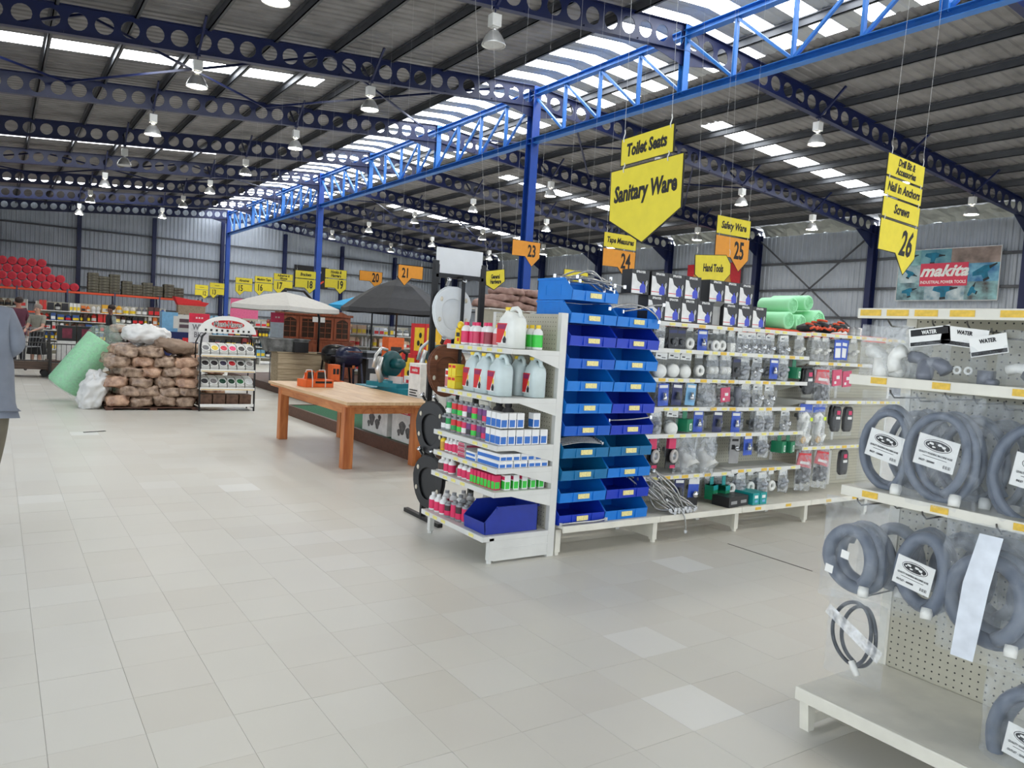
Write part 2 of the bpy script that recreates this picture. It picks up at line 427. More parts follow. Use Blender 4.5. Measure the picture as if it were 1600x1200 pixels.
for k in range(-3, 8):      # crumpled foil that closes the eave between wall and roof
    y = 13.23 + 6 * k; vs = []; fs = []; n = 26
    for i in range(n + 1):
        yy = y + .15 + 5.7 * i / n
        for j, (x, z) in enumerate(((XE - .05, 7.03), (XE - .15, 7.2), (XE - .3, 7.34), (XE - .5, zroof(XE - .5) - .03))):
            vs.append((x + R.uniform(-.04, .04), yy, z + R.uniform(-.03, .03)))
    for i in range(n):
        for j in range(3): fs.append((4 * i + j, 4 * i + j + 1, 4 * i + j + 5, 4 * i + j + 4))
    MB().add(vs, fs).build('insulation_sheet', mt('insulation_foil', (160, 164, 160), .35, .3, var=.1, scale=4), ceil)

# ------------------------------------------------------------------ lattice girder under the ridge and its columns
gd = thing('ridge_girder', 'bright blue lattice girder running under the ridge skylight', 'girder', loc=(XR, 0, 0))
ZT, ZBm = 8.72, 7.19
def ibeam(mb, p, q, w, h, t=.014):
    p = V(p); q = V(q)
    mb.bar(p + V((0, 0, h / 2)), q + V((0, 0, h / 2)), w, t).bar(p - V((0, 0, h / 2)), q - V((0, 0, h / 2)), w, t).bar(p, q, t, h)
    return mb
ya, yb = -4.77, 55.4
ibeam(MB(), (0, ya, ZT - .07), (0, yb, ZT - .07), .2, .14).build('top_chord', blue, gd)
ibeam(MB(), (0, ya, ZBm + .07), (0, yb, ZBm + .07), .2, .14).build('bottom_chord', blue, gd)
cols = (1.23, 19.23, 37.23, 55.23)
pm = MB().box(-.05, .05, -.03, .03, ZBm + .14, ZT - .14).mesh('post', blue)
pm2 = MB().box(-.09, .09, -.08, -.066, ZBm + .1, ZT + .12).box(-.09, .09, .066, .08, ZBm + .1, ZT + .12).box(-.008, .008, -.07, .07, ZBm + .1, ZT + .12).mesh('post', blue)
da = MB().bar((0, 0, ZT - .14), (0, 1.5, ZBm + .14), .07, .06).mesh('diagonal', blue)
db = MB().bar((0, 0, ZBm + .14), (0, 1.5, ZT - .14), .07, .06).mesh('diagonal', blue)
k = 0; y = ya
while y < 55.3:
    main = k % 4 == 0
    if not any(abs(y - c) < .1 for c in cols): link('post', pm2 if main else pm, gd, (0, y, 0))
    if y + 1.4 < 55.3:
        base = 1.23 + 18 * math.floor((y + .01 - 1.23) / 18)
        link('diagonal', da if (y + .1 - base) < 9 else db, gd, (0, y, 0))
    y += 1.5; k += 1
clab = {1.23: 'blue steel column carrying the near end of the ridge girder', 19.23: 'tall blue steel column behind the orange aisle 23 sign',
        37.23: 'tall blue steel column beside the yellow aisle 19 sign', 55.23: 'farthest blue steel column, at the end wall by the aisle 13 sign'}
for c in cols:
    t = thing('steel_column', clab[c], 'column', 'columns under the ridge girder', (XR, c, 0))
    MB().box(-.01, .01, -.14, .14, .03, ZT + .1).build('web', cblue, t)
    for s in (-1, 1):
        MB().box(-.13, .13, s * .14 - .009, s * .14 + .009, .03, ZT + .1).build('flange', cblue, t)
    MB().box(-.2, .2, -.2, .2, 0, .03).build('base_plate', cblue, t)

# ------------------------------------------------------------------ high bay lamps
alu = mt('lamp_aluminium', (206, 206, 204), .3, .6, var=.06)
bulb = mt('lamp_glow', (255, 246, 230), .4, emit=LAMP, var=.02); dead = mt('lamp_lens_unlit', (190, 192, 192), .3, var=.05)
lp = {}
hook = MB().tube([(0, 0, .0), (0, 0, -.14)], .012, 6).box(-.05, .05, -.05, .05, -.03, 0).mesh('hanger', navy)
lbox = MB().box(-.1, .1, -.09, .09, -.36, -.13).box(-.06, .06, -.05, .05, -.385, -.36).mesh('ballast_box', white)
stem_ = MB().lathe([(.03, -.43), (.03, -.385)], 8).mesh('neck', alu)
bell = MB(); pr = [(.05, -.43), (.1, -.45), (.155, -.52), (.2, -.6), (.235, -.69), (.24, -.715), (.228, -.715), (.19, -.61), (.145, -.53), (.09, -.465)]
bell.lathe(pr, 18, cap=False); bell = bell.mesh('reflector', alu, True)
lens = MB().lathe([(.2, -.69), (.205, -.699)], 12)
lens1 = lens.mesh('lens', bulb); lens0 = lens.mesh('lens', dead)
LX = (3.75, 7.96, 18.2, 22.4, 26.6)
for i, y in enumerate(RY[:10]):
    for j, x in enumerate(LX):
        side = 'left' if j < 2 else 'right'
        pos = (['outer', 'inner'][j] if j < 2 else ['inner', 'middle', 'outer'][j - 2])
        t = thing('high_bay_lamp', f'bell-shaped high bay lamp, {pos} one on the {side} slope of the {ORD[i - 3] if i > 2 else ORD[i] + " unseen near"} rafter', 'lamp', 'high bay lamps under the roof', (x, y, zbot(x) - .012))
        off = (i, j) in ((3, 1), (6, 0))
        for n, m in (('hanger', hook), ('ballast_box', lbox), ('neck', stem_), ('reflector', bell), ('lens', lens0 if off else lens1)): link(n, m, t)
# ------------------------------------------------------------------ hanging signs
yel = mt('sign_yellow', (226, 208, 48), .45, var=.04); org = mt('sign_orange', (228, 150, 40), .45, var=.04)
cord = mt('nylon_line', (200, 200, 200), .4)
def panel(t, poly, mat, name='panel', z=0):
    cx = sum(p[0] for p in poly) / len(poly); cy = sum(p[1] for p in poly) / len(poly)
    o = MB().prism(poly, -.003, .0).build(name, ink, t, loc=(0, 0, z))
    sm = []
    for x, y in poly:
        d = V((cx - x, cy - y)); d = d * (.011 / max(.05, d.length)); sm.append((x + d.x, y + d.y))
    MB().prism(sm, .0, .0025).build('face', mat, o)
    return o
def hooks(t, pts, h=.035):
    for x, y in pts:
        MB().tube([(x, y - .02, .004), (x, y, .008), (x + .008, y + h * .6, .004), (x, y + h, 0)], .0035, 5).build('hook', white, t)
def cords(t, xs, y, ztop):
    for x in xs: MB().tube([(x, y, 0), (x, ztop, 0)], .0013, 4).build('cord', cord, t)
def aisle(num, lab, x, y, z, mat, w=.6, titles=(), left=False, hh=.45, tilt=0, hang=None, sh=0, ns=.29):
    """number board with a pointed tail, optional title boards hooked above it"""
    t = thing('aisle_sign', lab, 'sign', 'hanging aisle signs', mtx=face_mtx((x, y, z), FX, tilt=tilt))
    f = (lambda q: w - q) if left else (lambda q: q)
    poly = [(0, 0), (f(0), 0)]
    pts = [(0, 0), (w, 0), (w, -hh * .62), (w * .73, -hh), (w * .46, -hh * .62), (0, -hh * .62)]
    if left: pts = [(w - a, b) for a, b in pts][::-1]
    p = panel(t, pts, mat)
    text(num, ns, ink, p, (f(w * .7), -hh * .4, .004), .025, .62, sh)
    zz = .014
    for s, h, sz in titles:
        q = panel(t, [(0, zz), (w, zz), (w, zz + h), (0, zz + h)], yel)
        text(s, sz, ink, q, (w / 2, zz + h / 2, .004), .03, .74, .2)
        hooks(t, [(w * .08, zz - .012), (w * .92, zz - .012)], .03); zz += h + .014
    hooks(t, [(w * .08, zz), (w * .92, zz)], .05)
    cords(t, (w * .08, w * .92), zz + .05, (zroof(x) if hang is None else hang) - z)
    return t
aisle('26', 'yellow aisle 26 sign hanging under three stacked title boards', 6.12, 3.77, 2.68, yel, .58, [('Screws', .165, .11), ('Nail in Anchors', .15, .105), ('Drill Bit &\nAccessories', .18, .085)], hh=.43, tilt=-.05, sh=.3, ns=.3)
aisle('25', 'orange aisle 25 sign under a yellow Safety Ware board', 7.11, 6.45, 2.86, org, .61, [('Safety Ware', .215, .12)], hh=.41)
aisle('24', 'orange aisle 24 sign under a yellow Tape Measures board', 6.96, 8.33, 2.8, org, .61, [('Tape Measures', .205, .11)], hh=.4)
aisle('23', 'orange aisle 23 sign in front of the blue column', 7.42, 11.32, 3.18, org, .6, hh=.44)
aisle('21', 'orange aisle 21 sign above the black parasol', 7.2, 15.4, 2.9, org, .6, left=True)
aisle('20', 'orange aisle 20 sign left of aisle 21', 7.02, 17.1, 2.82, org, .58, hh=.38)
aisle('19', 'yellow aisle 19 sign with Hooks and Hangers title board', 7.01, 19.35, 2.7, yel, .59, [('Hooks &\nHangers', .23, .11)], hh=.38)
aisle('18', 'yellow aisle 18 sign with Brackets title board', 6.9, 21.4, 2.75, yel, .6, [('Brackets', .21, .12)], hh=.4)
aisle('17', 'yellow aisle 17 sign with Adhesives and Silicone title board', 7.08, 24, 2.78, yel, .6, [('Adhesives &\nSilicone', .2, .1)], left=True, hh=.42)
aisle('16', 'yellow aisle 16 sign with Masking Tape title board', 7.08, 26.1, 2.76, yel, .6, [('Masking Tape', .2, .11)], left=True, hh=.42)
aisle('15', 'yellow aisle 15 sign with Abrasives title board', 7.09, 28.6, 2.79, yel, .6, [('Abrasives', .2, .12)], left=True, hh=.42)
aisle('13', 'yellow aisle 13 sign left of the last blue column', 7.68, 35.3, 2.8, yel, .62, [('-------', .22, .12)], left=True, hh=.44)
aisle('12', 'yellow aisle 12 sign, farthest from the camera', 8.03, 40, 2.85, yel, .62, [('--------', .22, .11)], hh=.44)
def point_sign(lab, o, right, w, sh, tip, lines, size, tops=(), hang=None, z=.0, cut=None, tx=.78):
    t = thing('department_sign', lab, 'sign', 'hanging department signs', mtx=face_mtx(o, right))
    poly = cut or [(0, 0), (0, -sh), (w / 2, -tip), (w, -sh), (w, 0)]
    p = panel(t, poly, yel)
    text(lines, size, ink, p, (w / 2, -sh * .52 if not cut else -tip * .48, .004), .035, tx * .88, .12)
    zz = .014; m = 0
    for s, h, sz, mar in tops:
        q = panel(t, [(mar, zz), (w - mar, zz), (w - mar, zz + h), (mar, zz + h)], yel)
        text(s, sz, ink, q, (w / 2, zz + h / 2, .004), .035, .7, .12)
        hooks(t, [(mar + .04, zz - .02), (w - mar - .04, zz - .02)], .035); zz += h; m = mar
    hooks(t, [(m + .03, zz), (w - m - .03, zz)], .05)
    cords(t, (m + .03, w - m - .03), zz + .045, zroof(o[0]) - o[2])
point_sign('large yellow Sanitary Ware sign with Toilet Seats board above the shelf end', (3.0, 3.565, 2.5), (-.02, -1, .03), .6, .29, .45, 'Sanitary Ware', .128, [('Toilet Seats', .155, .098, .08)])
w_, c_ = .6, .09
point_sign('yellow eight-cornered Hand Tools sign over the sprayer boxes', (6.52, 6.2, 2.56), (1, 0, .06), .6, .2, .34, 'Hand Tools', .12, cut=[(0, -.02), (0, -.24), (.16, -.34), (.46, -.34), (.6, -.22), (.6, -.1), (.52, 0)], tx=.66)
point_sign('small yellow General Hardware sign beside the toilet seat stand', (5.18, 8.5, 2.33), (1, 0, .12), .3, .17, .27, 'General\nHardware', .075, cut=[(0, -.02), (0, -.2), (.12, -.27), (.3, -.16), (.3, 0)], tx=.62)
point_sign('plain yellow sign behind the topmost blue bin', (7.5, 9.9, 2.62), (1, 0, 0), .5, .16, .2, ' ', .1, cut=[(0, 0), (0, -.2), (.5, -.2), (.5, 0)])
# ------------------------------------------------------------------ shop shelving: shared pieces
tick = mt('yellow_price_ticket', (226, 186, 66), .5, var=.12, scale=60); tick2 = mt('pale_price_ticket', (232, 222, 130), .5, var=.1, scale=60)
def peg_mat():
    m = mt('pegboard_enamel', (188, 184, 166), .5, var=.05); nt = m.node_tree; N = nt.nodes; L = nt.links
    b = N['Principled BSDF']; src = b.inputs['Base Color'].links[0].from_socket
    tc = N.new('ShaderNodeTexCoord'); dv = N.new('ShaderNodeVectorMath'); dv.operation = 'DIVIDE'; dv.inputs[1].default_value = (.03, .03, .03)
    fr = N.new('ShaderNodeVectorMath'); fr.operation = 'FRACTION'; sb = N.new('ShaderNodeVectorMath'); sb.operation = 'SUBTRACT'; sb.inputs[1].default_value = (.5, .5, .5)
    sp = N.new('ShaderNodeSeparateXYZ'); L.new(tc.outputs['Object'], dv.inputs[0]); L.new(dv.outputs[0], fr.inputs[0]); L.new(fr.outputs[0], sb.inputs[0]); L.new(sb.outputs[0], sp.inputs[0])
    cb = N.new('ShaderNodeCombineXYZ'); L.new(sp.outputs[0], cb.inputs[0]); L.new(sp.outputs[1], cb.inputs[1])
    ln = N.new('ShaderNodeVectorMath'); ln.operation = 'LENGTH'; L.new(cb.outputs[0], ln.inputs[0])
    lt = N.new('ShaderNodeMath'); lt.operation = 'LESS_THAN'; lt.inputs[1].default_value = .12; L.new(ln.outputs['Value'], lt.inputs[0])
    mx = N.new('ShaderNodeMix'); mx.data_type = 'RGBA'; L.new(lt.outputs[0], mx.inputs[0]); L.new(src, mx.inputs[6]); mx.inputs[7].default_value = (.02, .02, .02, 1)
    L.new(mx.outputs[2], b.inputs['Base Color'])
    return m
peg = peg_mat()
kick = mt('dark_kick_space', (60, 58, 54), .7)
hookm = mt('zinc_hook', (120, 118, 114), .35, .8)
PH = MB().tube([(0, 0, -.26), (0, 0, -.03), (0, .018, -.004), (0, .03, .002)], .0035, 5).mesh('peg_hook', hookm)   # face frame, tip at origin
def pegboard(t, m, w, h, name='back_panel'):
    """board in the face frame of m, lower left corner at the origin"""
    return link(name, MB().box(0, w, 0, h, -.012, 0).mesh(name, peg), t, mtx=m)
TK = MB().box(-.036, .036, -.012, .012, 0, .0015).mesh('price_ticket', tick); TK2 = MB().box(-.03, .03, -.01, .01, 0, .0015).mesh('price_ticket', tick2)

# ------------------------------------------------------------------ near gondola on the right (runs along Y, its front looks towards -X)
fgx, fgp, fge = 2.68, 3.24, 1.84
fg = thing('shelf_gondola', 'near cream pegboard gondola with hanging hose bags at the right edge', 'shelving', 'shop gondolas', (2.95, 1.0, 0))
fo = V((-2.95, -1.0, 0))
def lp_(mb): mb.T = MX.Translation(fo); return mb
for y0, y1 in ((fge, .92), (.92, 0.)):
    lp_(MB()).box(fgx + .014, fgp, y1 + .002, y0 - .002, .152, .177).box(fgx, fgx + .014, y1 + .002, y0 - .002, .125, .178).build('base_shelf', cream, fg, bevel=.004)
    pegboard(fg, MX.Translation(fo) @ face_mtx((fgp, y0 - .02, .18), FY), .88, 1.5)
    lp_(MB()).box(fgp + .02, fgp + .56, y1 + .002, y0 - .002, .15, .178).build('base_shelf', cream, fg)
    for z, fx in ((.96, 2.87), (1.41, 2.86), (1.675, 2.88)):
        s = lp_(MB()).box(fx + .012, fgp, y1 + .003, y0 - .003, z, z + .021).box(fx, fx + .012, y1 + .003, y0 - .003, z - .018, z + .022).build('shelf', cream, fg, bevel=.003)
        q = (.06, .17, .28, .41, .58, .7, .82) if z > 1.6 else (.13, .4, .68) if z < 1.2 else (.13, .37, .64, .85)
        for u in q:
            tk = link('price_ticket', TK, s, mtx=MX.Translation(fo) @ face_mtx((fx - .001, y0 - u, z + .004), FY)); tk.scale = (.9 + .3 * (z > 1.6), 1, 1)
for y in (fge - .03, .92, .03):
    lp_(MB()).box(fgp - .005, fgp + .05, y - .022, y + .022, 0, 1.7).build('upright', cream, fg)
    lp_(MB()).add([(fgx + .04, y - .02, 0), (fgx + .075, y - .02, 0), (fgx + .075, y + .02, 0), (fgx + .04, y + .02, 0), (fgx + .02, y - .02, .15), (fgx + .075, y - .02, .15), (fgx + .075, y + .02, .15), (fgx + .02, y + .02, .15)],
            [(0, 3, 2, 1), (4, 5, 6, 7), (0, 1, 5, 4), (1, 2, 6, 5), (2, 3, 7, 6), (3, 0, 4, 7)]).box(fgx + .07, fgp, y - .008, y + .008, .02, .06).box(fgx + .07, fgp, y - .008, y + .008, .1, .15).build('foot', cream, fg)

grey_hose = mt('grey_hose_rubber', (106, 115, 130), .42, var=.08, scale=30); dgrey = mt('dark_fitting', (52, 55, 60), .4)
clearf = film('clear_bag_film', op=.065, rough=.08); milky = film('milky_bag_film', (236, 238, 238), .24, .25); thick = film('crinkled_bag_film', op=.11, rough=.08)
card = mt('white_card', (238, 238, 234), .5, var=.03); lum = mt('grey_pvc', (118, 122, 132), .35); pvc = mt('white_pvc', (236, 236, 230), .3)
def coil(a, b, r, turns=2.6, dz=.03, seg=30, seed=1):
    rr = random.Random(seed); pts = []; n = int(turns * seg)
    ph = [rr.uniform(-.15, .15) for _ in range(6)]
    for i in range(n + 1):
        t = 2 * PI * i / seg; k = i / n
        w = 1 + .07 * math.sin(k * 9 + seed) + ph[int(k * 4)] * .2
        pts.append((a * w * math.cos(t - 1.2) + .012 * math.sin(3 * k + seed), b * w * math.sin(t - 1.2), -dz * turns * k + .012 * math.sin(5 * t * .37)))
    return MB().tube(pts, r, 8)
def bag(w, h, d, seed=0, nx=8, ny=9, top=.11, rough=.08):
    """pillow bag hanging down from the origin of its face frame"""
    rr = random.Random(seed); mb = MB()
    for s in (1, -1):
        vs = []; fs = []
        for j in range(ny + 1):
            v = j / ny; y = -h * v
            prof = min(1, max(0, (v - top) / (.3))) * (1 - .35 * max(0, v - .8) / .2)
            for i in range(nx + 1):
                u = i / nx * 2 - 1
                q = (1 - abs(u) ** 2.6) * prof
                vs.append((u * w / 2 * (1 - .06 * rr.random()), y + rr.uniform(-.006, .006), s * (d * q * rr.uniform(.75, 1.1) + .001)))
        for j in range(ny):
            for i in range(nx):
                a = j * (nx + 1) + i; f = (a, a + 1, a + nx + 2, a + nx + 1)
                fs.append(f if s < 0 else f[::-1])
        mb.add(vs, fs)
    return mb
def hose_label(t, loc, rot, kindtxt, sc=1.):
    o = MB().box(-.075 * sc, .075 * sc, -.058 * sc, .058 * sc, 0, .001).build('label_card', card, t, loc=loc, rot=(0, 0, rot))
    n = 24
    MB().prism([(.052 * sc * math.cos(2 * PI * i / n), .026 * sc + .022 * sc * math.sin(2 * PI * i / n)) for i in range(n)], .001, .0014).build('globe_ring', ink, o)
    MB().prism([(.0495 * sc * math.cos(2 * PI * i / n), .026 * sc + .0195 * sc * math.sin(2 * PI * i / n)) for i in range(n)], .0014, .0017).build('globe_gap', card, o)
    MB().prism([(.046 * sc * math.cos(2 * PI * i / n), .026 * sc + .0165 * sc * math.sin(2 * PI * i / n)) for i in range(n)], .0017, .002).build('globe', ink, o)
    rr = random.Random(4)
    for cx, cy, q in ((-.022, .03, .012), (-.012, .019, .008), (.008, .031, .011), (.024, .027, .012), (.03, .018, .006), (-.034, .024, .006)):
        MB().prism([((cx + q * rr.uniform(.5, 1) * math.cos(a)) * sc, (cy + q * .55 * rr.uniform(.5, 1) * math.sin(a)) * sc) for a in [2 * PI * i / 8 for i in range(8)]], .002, .0023).build('continent', card, o)
    text('QUALITY WASHING MACHINE HOSE', .0105 * sc, ink, o, (0, -.008 * sc, .0015), .01, .72)
    MB().box(-.045 * sc, .045 * sc, -.021 * sc, -.019 * sc, .001, .0013).build('small_print', ink, o)
    text(kindtxt, .0105 * sc, ink, o, (-.026 * sc, -.038 * sc, .0015), .02, .8)
    bar = MB()
    for i in range(9): bar.box((.036 + i * .0032) * sc, (.036 + i * .0032 + .0012 + .001 * (i % 3 == 0)) * sc, -.047 * sc, -.035 * sc, .001, .0014)
    bar.build('barcode', ink, o)
def hose_bag(lab, y, z, x, a, b, r, bw, bh, turns, seed, lbl=None, dz=.032, flm=None, strap=False, tags=False, rot=0):
    t = thing('hose_bag', lab, 'hose', 'bagged hoses on the near gondola', mtx=face_mtx((x, y, z), FY))
    cy = -bh * .56
    c = coil(a, b, r, turns, dz, seed=seed).build('hose', grey_hose, t, True, (0, cy, .0), (0, 0, rot))
    bag(bw, bh, .065, seed).build('bag', flm or clearf, t, True)
    MB().lathe([(.019, -.02), (.021, 0), (.019, .02)], 12).build('hose_nut', pvc, t, True, (a * .75, cy - b * .95, .03), (1.2, .3, 0))
    if lbl: hose_label(t, (lbl[0] + .014, cy + lbl[1] + .018, .03), lbl[2], lbl[3], lbl[4] if len(lbl) > 4 else 1)
    if strap:
        MB().add([(-.02, -.02, .07), (.055, -.02, .07), (.03, -.2, .078), (.0, -bh * .98, .075), (-.075, -bh * .98, .075), (-.055, -.2, .078)], [(0, 5, 2, 1), (5, 4, 3, 2)]).build('white_strap', mt('strap_tape', (222, 228, 236), .4), t)
    if tags:
        for q in ((.035, cy + .03), (-.02, cy - .05)): MB().box(q[0] - .017, q[0] + .017, q[1] - .016, q[1] + .016, .068, .07).build('sticker', card, t, rot=(0, 0, -.12))
    link('hang_hook', PH, t, (0, -.02, 0))
    return t
hose_bag('bagged grey hose with card, nearest the left end of the middle hook row', 1.70, 1.37, 2.93, .098, .155, .015, .24, .40, 2.4, 3, (.0, -.005, -.2, 'INLET - 1500MM', .95))
hose_bag('bagged grey hose with card, second in the middle hook row', 1.475, 1.385, 2.90, .112, .15, .0165, .3, .42, 2.8, 5, (-.01, 0, -.16, 'INLET - 2000MM'), flm=thick)
hose_bag('bagged grey hose with card, cut by the right picture edge', 1.19, 1.37, 2.92, .12, .17, .017, .3, .43, 2.8, 8, (.03, .0, -.14, 'INLET - 2000MM'))
hose_bag('thick bagged hose with two small stickers, left end of lower hook row', 1.76, .93, 2.87, .10, .115, .026, .28, .42, 2.6, 11, None, .04, thick, tags=True, rot=.3)
hose_bag('thick bagged hose with globe card, middle of lower hook row', 1.50, .935, 2.87, .085, .135, .0255, .25, .40, 2.7, 14, (-.01, -.02, -.16, 'OUTLET - 4000MM', .95), .045)
hose_bag('thick bagged hose crossed by a white strap, lower hook row', 1.24, .95, 2.86, .125, .14, .027, .34, .47, 2.7, 17, None, .045, thick, strap=True)
hose_bag('grey bagged hose hanging low at the bottom right corner', 1.10, .50, 2.86, .1, .16, .024, .26, .46, 2.6, 19, (.02, 0, -.12, 'OUTLET - 2500MM', .95), .045, thick)
t = thing('thin_hose_bag', 'thin dark hose ring in a clear bag just above the base shelf', 'hose', mtx=face_mtx((2.92, 1.75, .53), FY))
coil(.085, .125, .008, 1.9, .02, 40, 23).build('hose', mt('dark_grey_hose', (66, 70, 76), .4), t, True, (0, -.155, 0))
bag(.26, .34, .03, 5).build('bag', clearf, t, True)
MB().add([(-.12, -.09, .034), (-.10, -.05, .034), (.14, -.17, .034), (.12, -.22, .034)], [(0, 3, 2, 1)]).build('white_strap', film('white_tape', (236, 238, 240), .75, .4), t)
MB().lathe([(.012, -.03), (.014, 0), (.012, .03)], 10).build('hose_nut', pvc, t, True, (.02, -.28, .02), (1.5, 0, .6))
link('hang_hook', PH, t)
for q, (y, z, x, a, b, r, bw, bh, s_) in enumerate(((1.665, 1.36, 3.06, .1, .15, .013, .24, .4, 31), (1.43, 1.375, 3.02, .115, .15, .014, .29, .42, 33), (1.36, 1.36, 3.1, .11, .155, .014, .28, .42, 35), (1.11, 1.36, 3.06, .12, .16, .015, .3, .42, 37),
        (1.70, .92, 3.02, .1, .12, .022, .27, .4, 39), (1.43, .925, 3.03, .09, .135, .0215, .25, .4, 41), (1.33, .93, 3.08, .1, .14, .022, .26, .42, 43), (1.13, .935, 3.02, .12, .14, .023, .32, .45, 45))):
    hose_bag(f'bagged grey hose hanging behind the front bags, {ORD[q % 4]} from the left on the {["middle", "lower"][q // 4]} hooks', y, z, x, a, b, r, bw, bh, 2.5, s_, None, .035)
# fittings in bags on the top hook row
def fit_bag(lab, y, z, x, w, h, parts, flm, head=None, seed=1):
    t = thing('fitting_bag', lab, 'fitting bag', 'bagged fittings on the near gondola', mtx=face_mtx((x, y, z), FY))
    bag(w, h, .04, seed, 6, 7).build('bag', flm, t, True)
    for nm, mb, m, loc, rot in parts: mb.build(nm, m, t, True, loc, rot)
    if head:
        hc = MB().box(-w * .48, w * .48, -.035, .035, 0, .002).build('header_card', card, t, loc=(0, -.03, .012), rot=(0, 0, head[0]))
        MB().box(-w * .46, w * .46, -.032, -.018, .002, .0025).build('header_print', ink, hc)
        if head[1]: MB().box(-w * .44, w * .44, .005, .03, .002, .0025).build('header_print', ink, hc); 
        text('WATER', .02, card if head[1] else ink, hc, (0, .016, .003), .03, .8)
    link('hang_hook', PH, t)
elbow = lambda r: MB().tube([(-.05, 0, 0), (-.02, -.002, 0), (.0, -.012, 0), (.012, -.03, 0), (.014, -.06, 0)], r, 10)
fit_bag('bulging clear bag of white plastic elbows at the left end of top hooks', 1.735, 1.63, 2.93, .22, .22,
        [('elbow', elbow(.026), pvc, (-.02, -.1, .0), None), ('elbow', elbow(.026), pvc, (.04, -.13, .02), (0, 0, 2)), ('tee', MB().lathe([(.03, -.04), (.03, .04)], 12), pvc, (.0, -.17, .02), (1.4, .5, 0)), ('cap', MB().lathe([(.034, -.02), (.036, .015), (.02, .025)], 12), pvc, (.05, -.17, .0), (.5, 0, 0))], milky, seed=2)
fit_bag('second bag of white fittings behind the elbows on top hooks', 1.66, 1.60, 2.99, .16, .2, [('ring', MB().tube([(.035 * math.cos(i * PI / 6), .035 * math.sin(i * PI / 6), 0) for i in range(12)], .014, 8, True), pvc, (0, -.12, 0), None)], milky, seed=3)
fit_bag('bag of grey pipe fittings under a black and white header card', 1.56, 1.625, 2.93, .16, .21, [('elbow', elbow(.024), lum, (-.02, -.11, 0), None), ('elbow', elbow(.026), lum, (.03, -.12, .01), (0, 0, .6)), ('coupler', MB().lathe([(.026, -.04), (.03, -.02), (.03, .02), (.026, .04)], 12), lum, (.0, -.16, .02), (1.2, .3, 0))], thick, (.14, True), 4)
fit_bag('clear bag with two small washers under a long header card', 1.435, 1.625, 2.93, .17, .2, [('washer', MB().tube([(.012 * math.cos(i * PI / 5), .012 * math.sin(i * PI / 5), 0) for i in range(10)], .005, 6, True), pvc, (-.02, -.15, 0), None), ('washer', MB().tube([(.012 * math.cos(i * PI / 5), .012 * math.sin(i * PI / 5), 0) for i in range(10)], .005, 6, True), pvc, (.02, -.15, 0), None)], clearf, (-.1, False), 5)
fit_bag('clear bag with a grey valve under a tilted header card', 1.345, 1.60, 2.92, .13, .21, [('valve', MB().box(-.025, .02, -.03, .03, -.02, .02).lathe([(.014, 0), (.014, .05)], 10, (.03, -.01, 0)), lum, (0, -.15, 0), None)], clearf, (.2, False), 6)
fit_bag('crinkled bag of pale fittings at the right picture edge', 1.235, 1.625, 2.92, .17, .2, [('tap', elbow(.018), pvc, (0, -.12, 0), (0, 0, .4)), ('nut', MB().lathe([(.025, -.015), (.025, .015)], 6), dgrey, (.03, -.15, .01), (.6, 0, 0))], thick, None, 7)
# ------------------------------------------------------------------ long gondola along X, front towards -Y
mg = thing('shelf_gondola', 'long white gondola with blue bins and hanging plumbing packs', 'shelving', 'shop gondolas', (3.28, 4.65, 0))
mo = MX.Translation((-3.28, -4.65, 0))
def lm(): m = MB(); m.T = mo; return m
UX = [3.28 + .927 * i for i in range(6)]
for i, x in enumerate(UX):
    lm().box(x - .02, x + .02, 4.62, 4.68, 0, 1.68).build('upright', white, mg)
    lm().box(x - .022, x + .022, 4.2, 4.24, .02, .18).box(x - .008, x + .008, 4.24, 4.62, .03, .07).box(x - .008, x + .008, 4.24, 4.62, .13, .18).box(x - .01, x + .01, 4.24, 4.62, .06, .14).lathe([(.02, 0), (.02, .02)], 8, (x, 4.22, 0)).build('foot', cream, mg)
for i in range(5):
    a, b = UX[i] + .002, UX[i + 1] - .002
    if i: pegboard(mg, mo @ face_mtx((a + .02, 4.622, .2), FX), b - a - .04, 1.46)
    else: lm().box(a + .02, b - .02, 4.61, 4.62, .2, 1.66).build('back_panel', peg, mg)
    s = lm().box(a, b, 4.162, 4.62, .19, .211).box(a, b, 4.15, 4.162, .165, .212).build('base_shelf', cream, mg, bevel=.003)
    lm().box(a, b, 4.68, 5.1, .19, .212).build('base_shelf', cream, mg)
    if i >= 2:
        for u in (.2, .6): link('price_ticket', TK, s, mtx=mo @ face_mtx((a + u + .05 * (i % 2), 4.149, .19), FX))
    zs = {1: (1.685, 1.48, 1.253, 1.027, .815, .487), 2: (1.69, 1.48, 1.252, 1.025, .81, .50), 3: (1.70, 1.44, 1.086, .665), 4: (1.70, 1.44, 1.086, .665)}.get(i, ())
    for k, z in enumerate(zs):
        aa = a + (.0 if i > 1 else -.1)
        s = lm().box(aa, b, 4.303, 4.62, z - .022, z - .004).box(aa, b, 4.293, 4.303, z - .032, z).build('shelf', white, mg)
        u = .05 + .07 * ((i + k) % 3)
        while u < .9:
            link('price_ticket', TK2 if R.random() < .75 else TK, s, mtx=mo @ face_mtx((a + u, 4.2925, z - .016), FX)); u += R.choice((.1, .13, .2))
    for k, z in enumerate(zs):
        for xx in (a + .004, b - .004):
            lm().add([(xx - .002, 4.32, z - .022), (xx - .002, 4.62, z - .022), (xx - .002, 4.62, z - .11), (xx + .002, 4.32, z - .022), (xx + .002, 4.62, z - .022), (xx + .002, 4.62, z - .11)],
                     [(0, 1, 2), (5, 4, 3), (0, 2, 5, 3), (1, 4, 5, 2), (0, 3, 4, 1)]).build('bracket', white, mg)

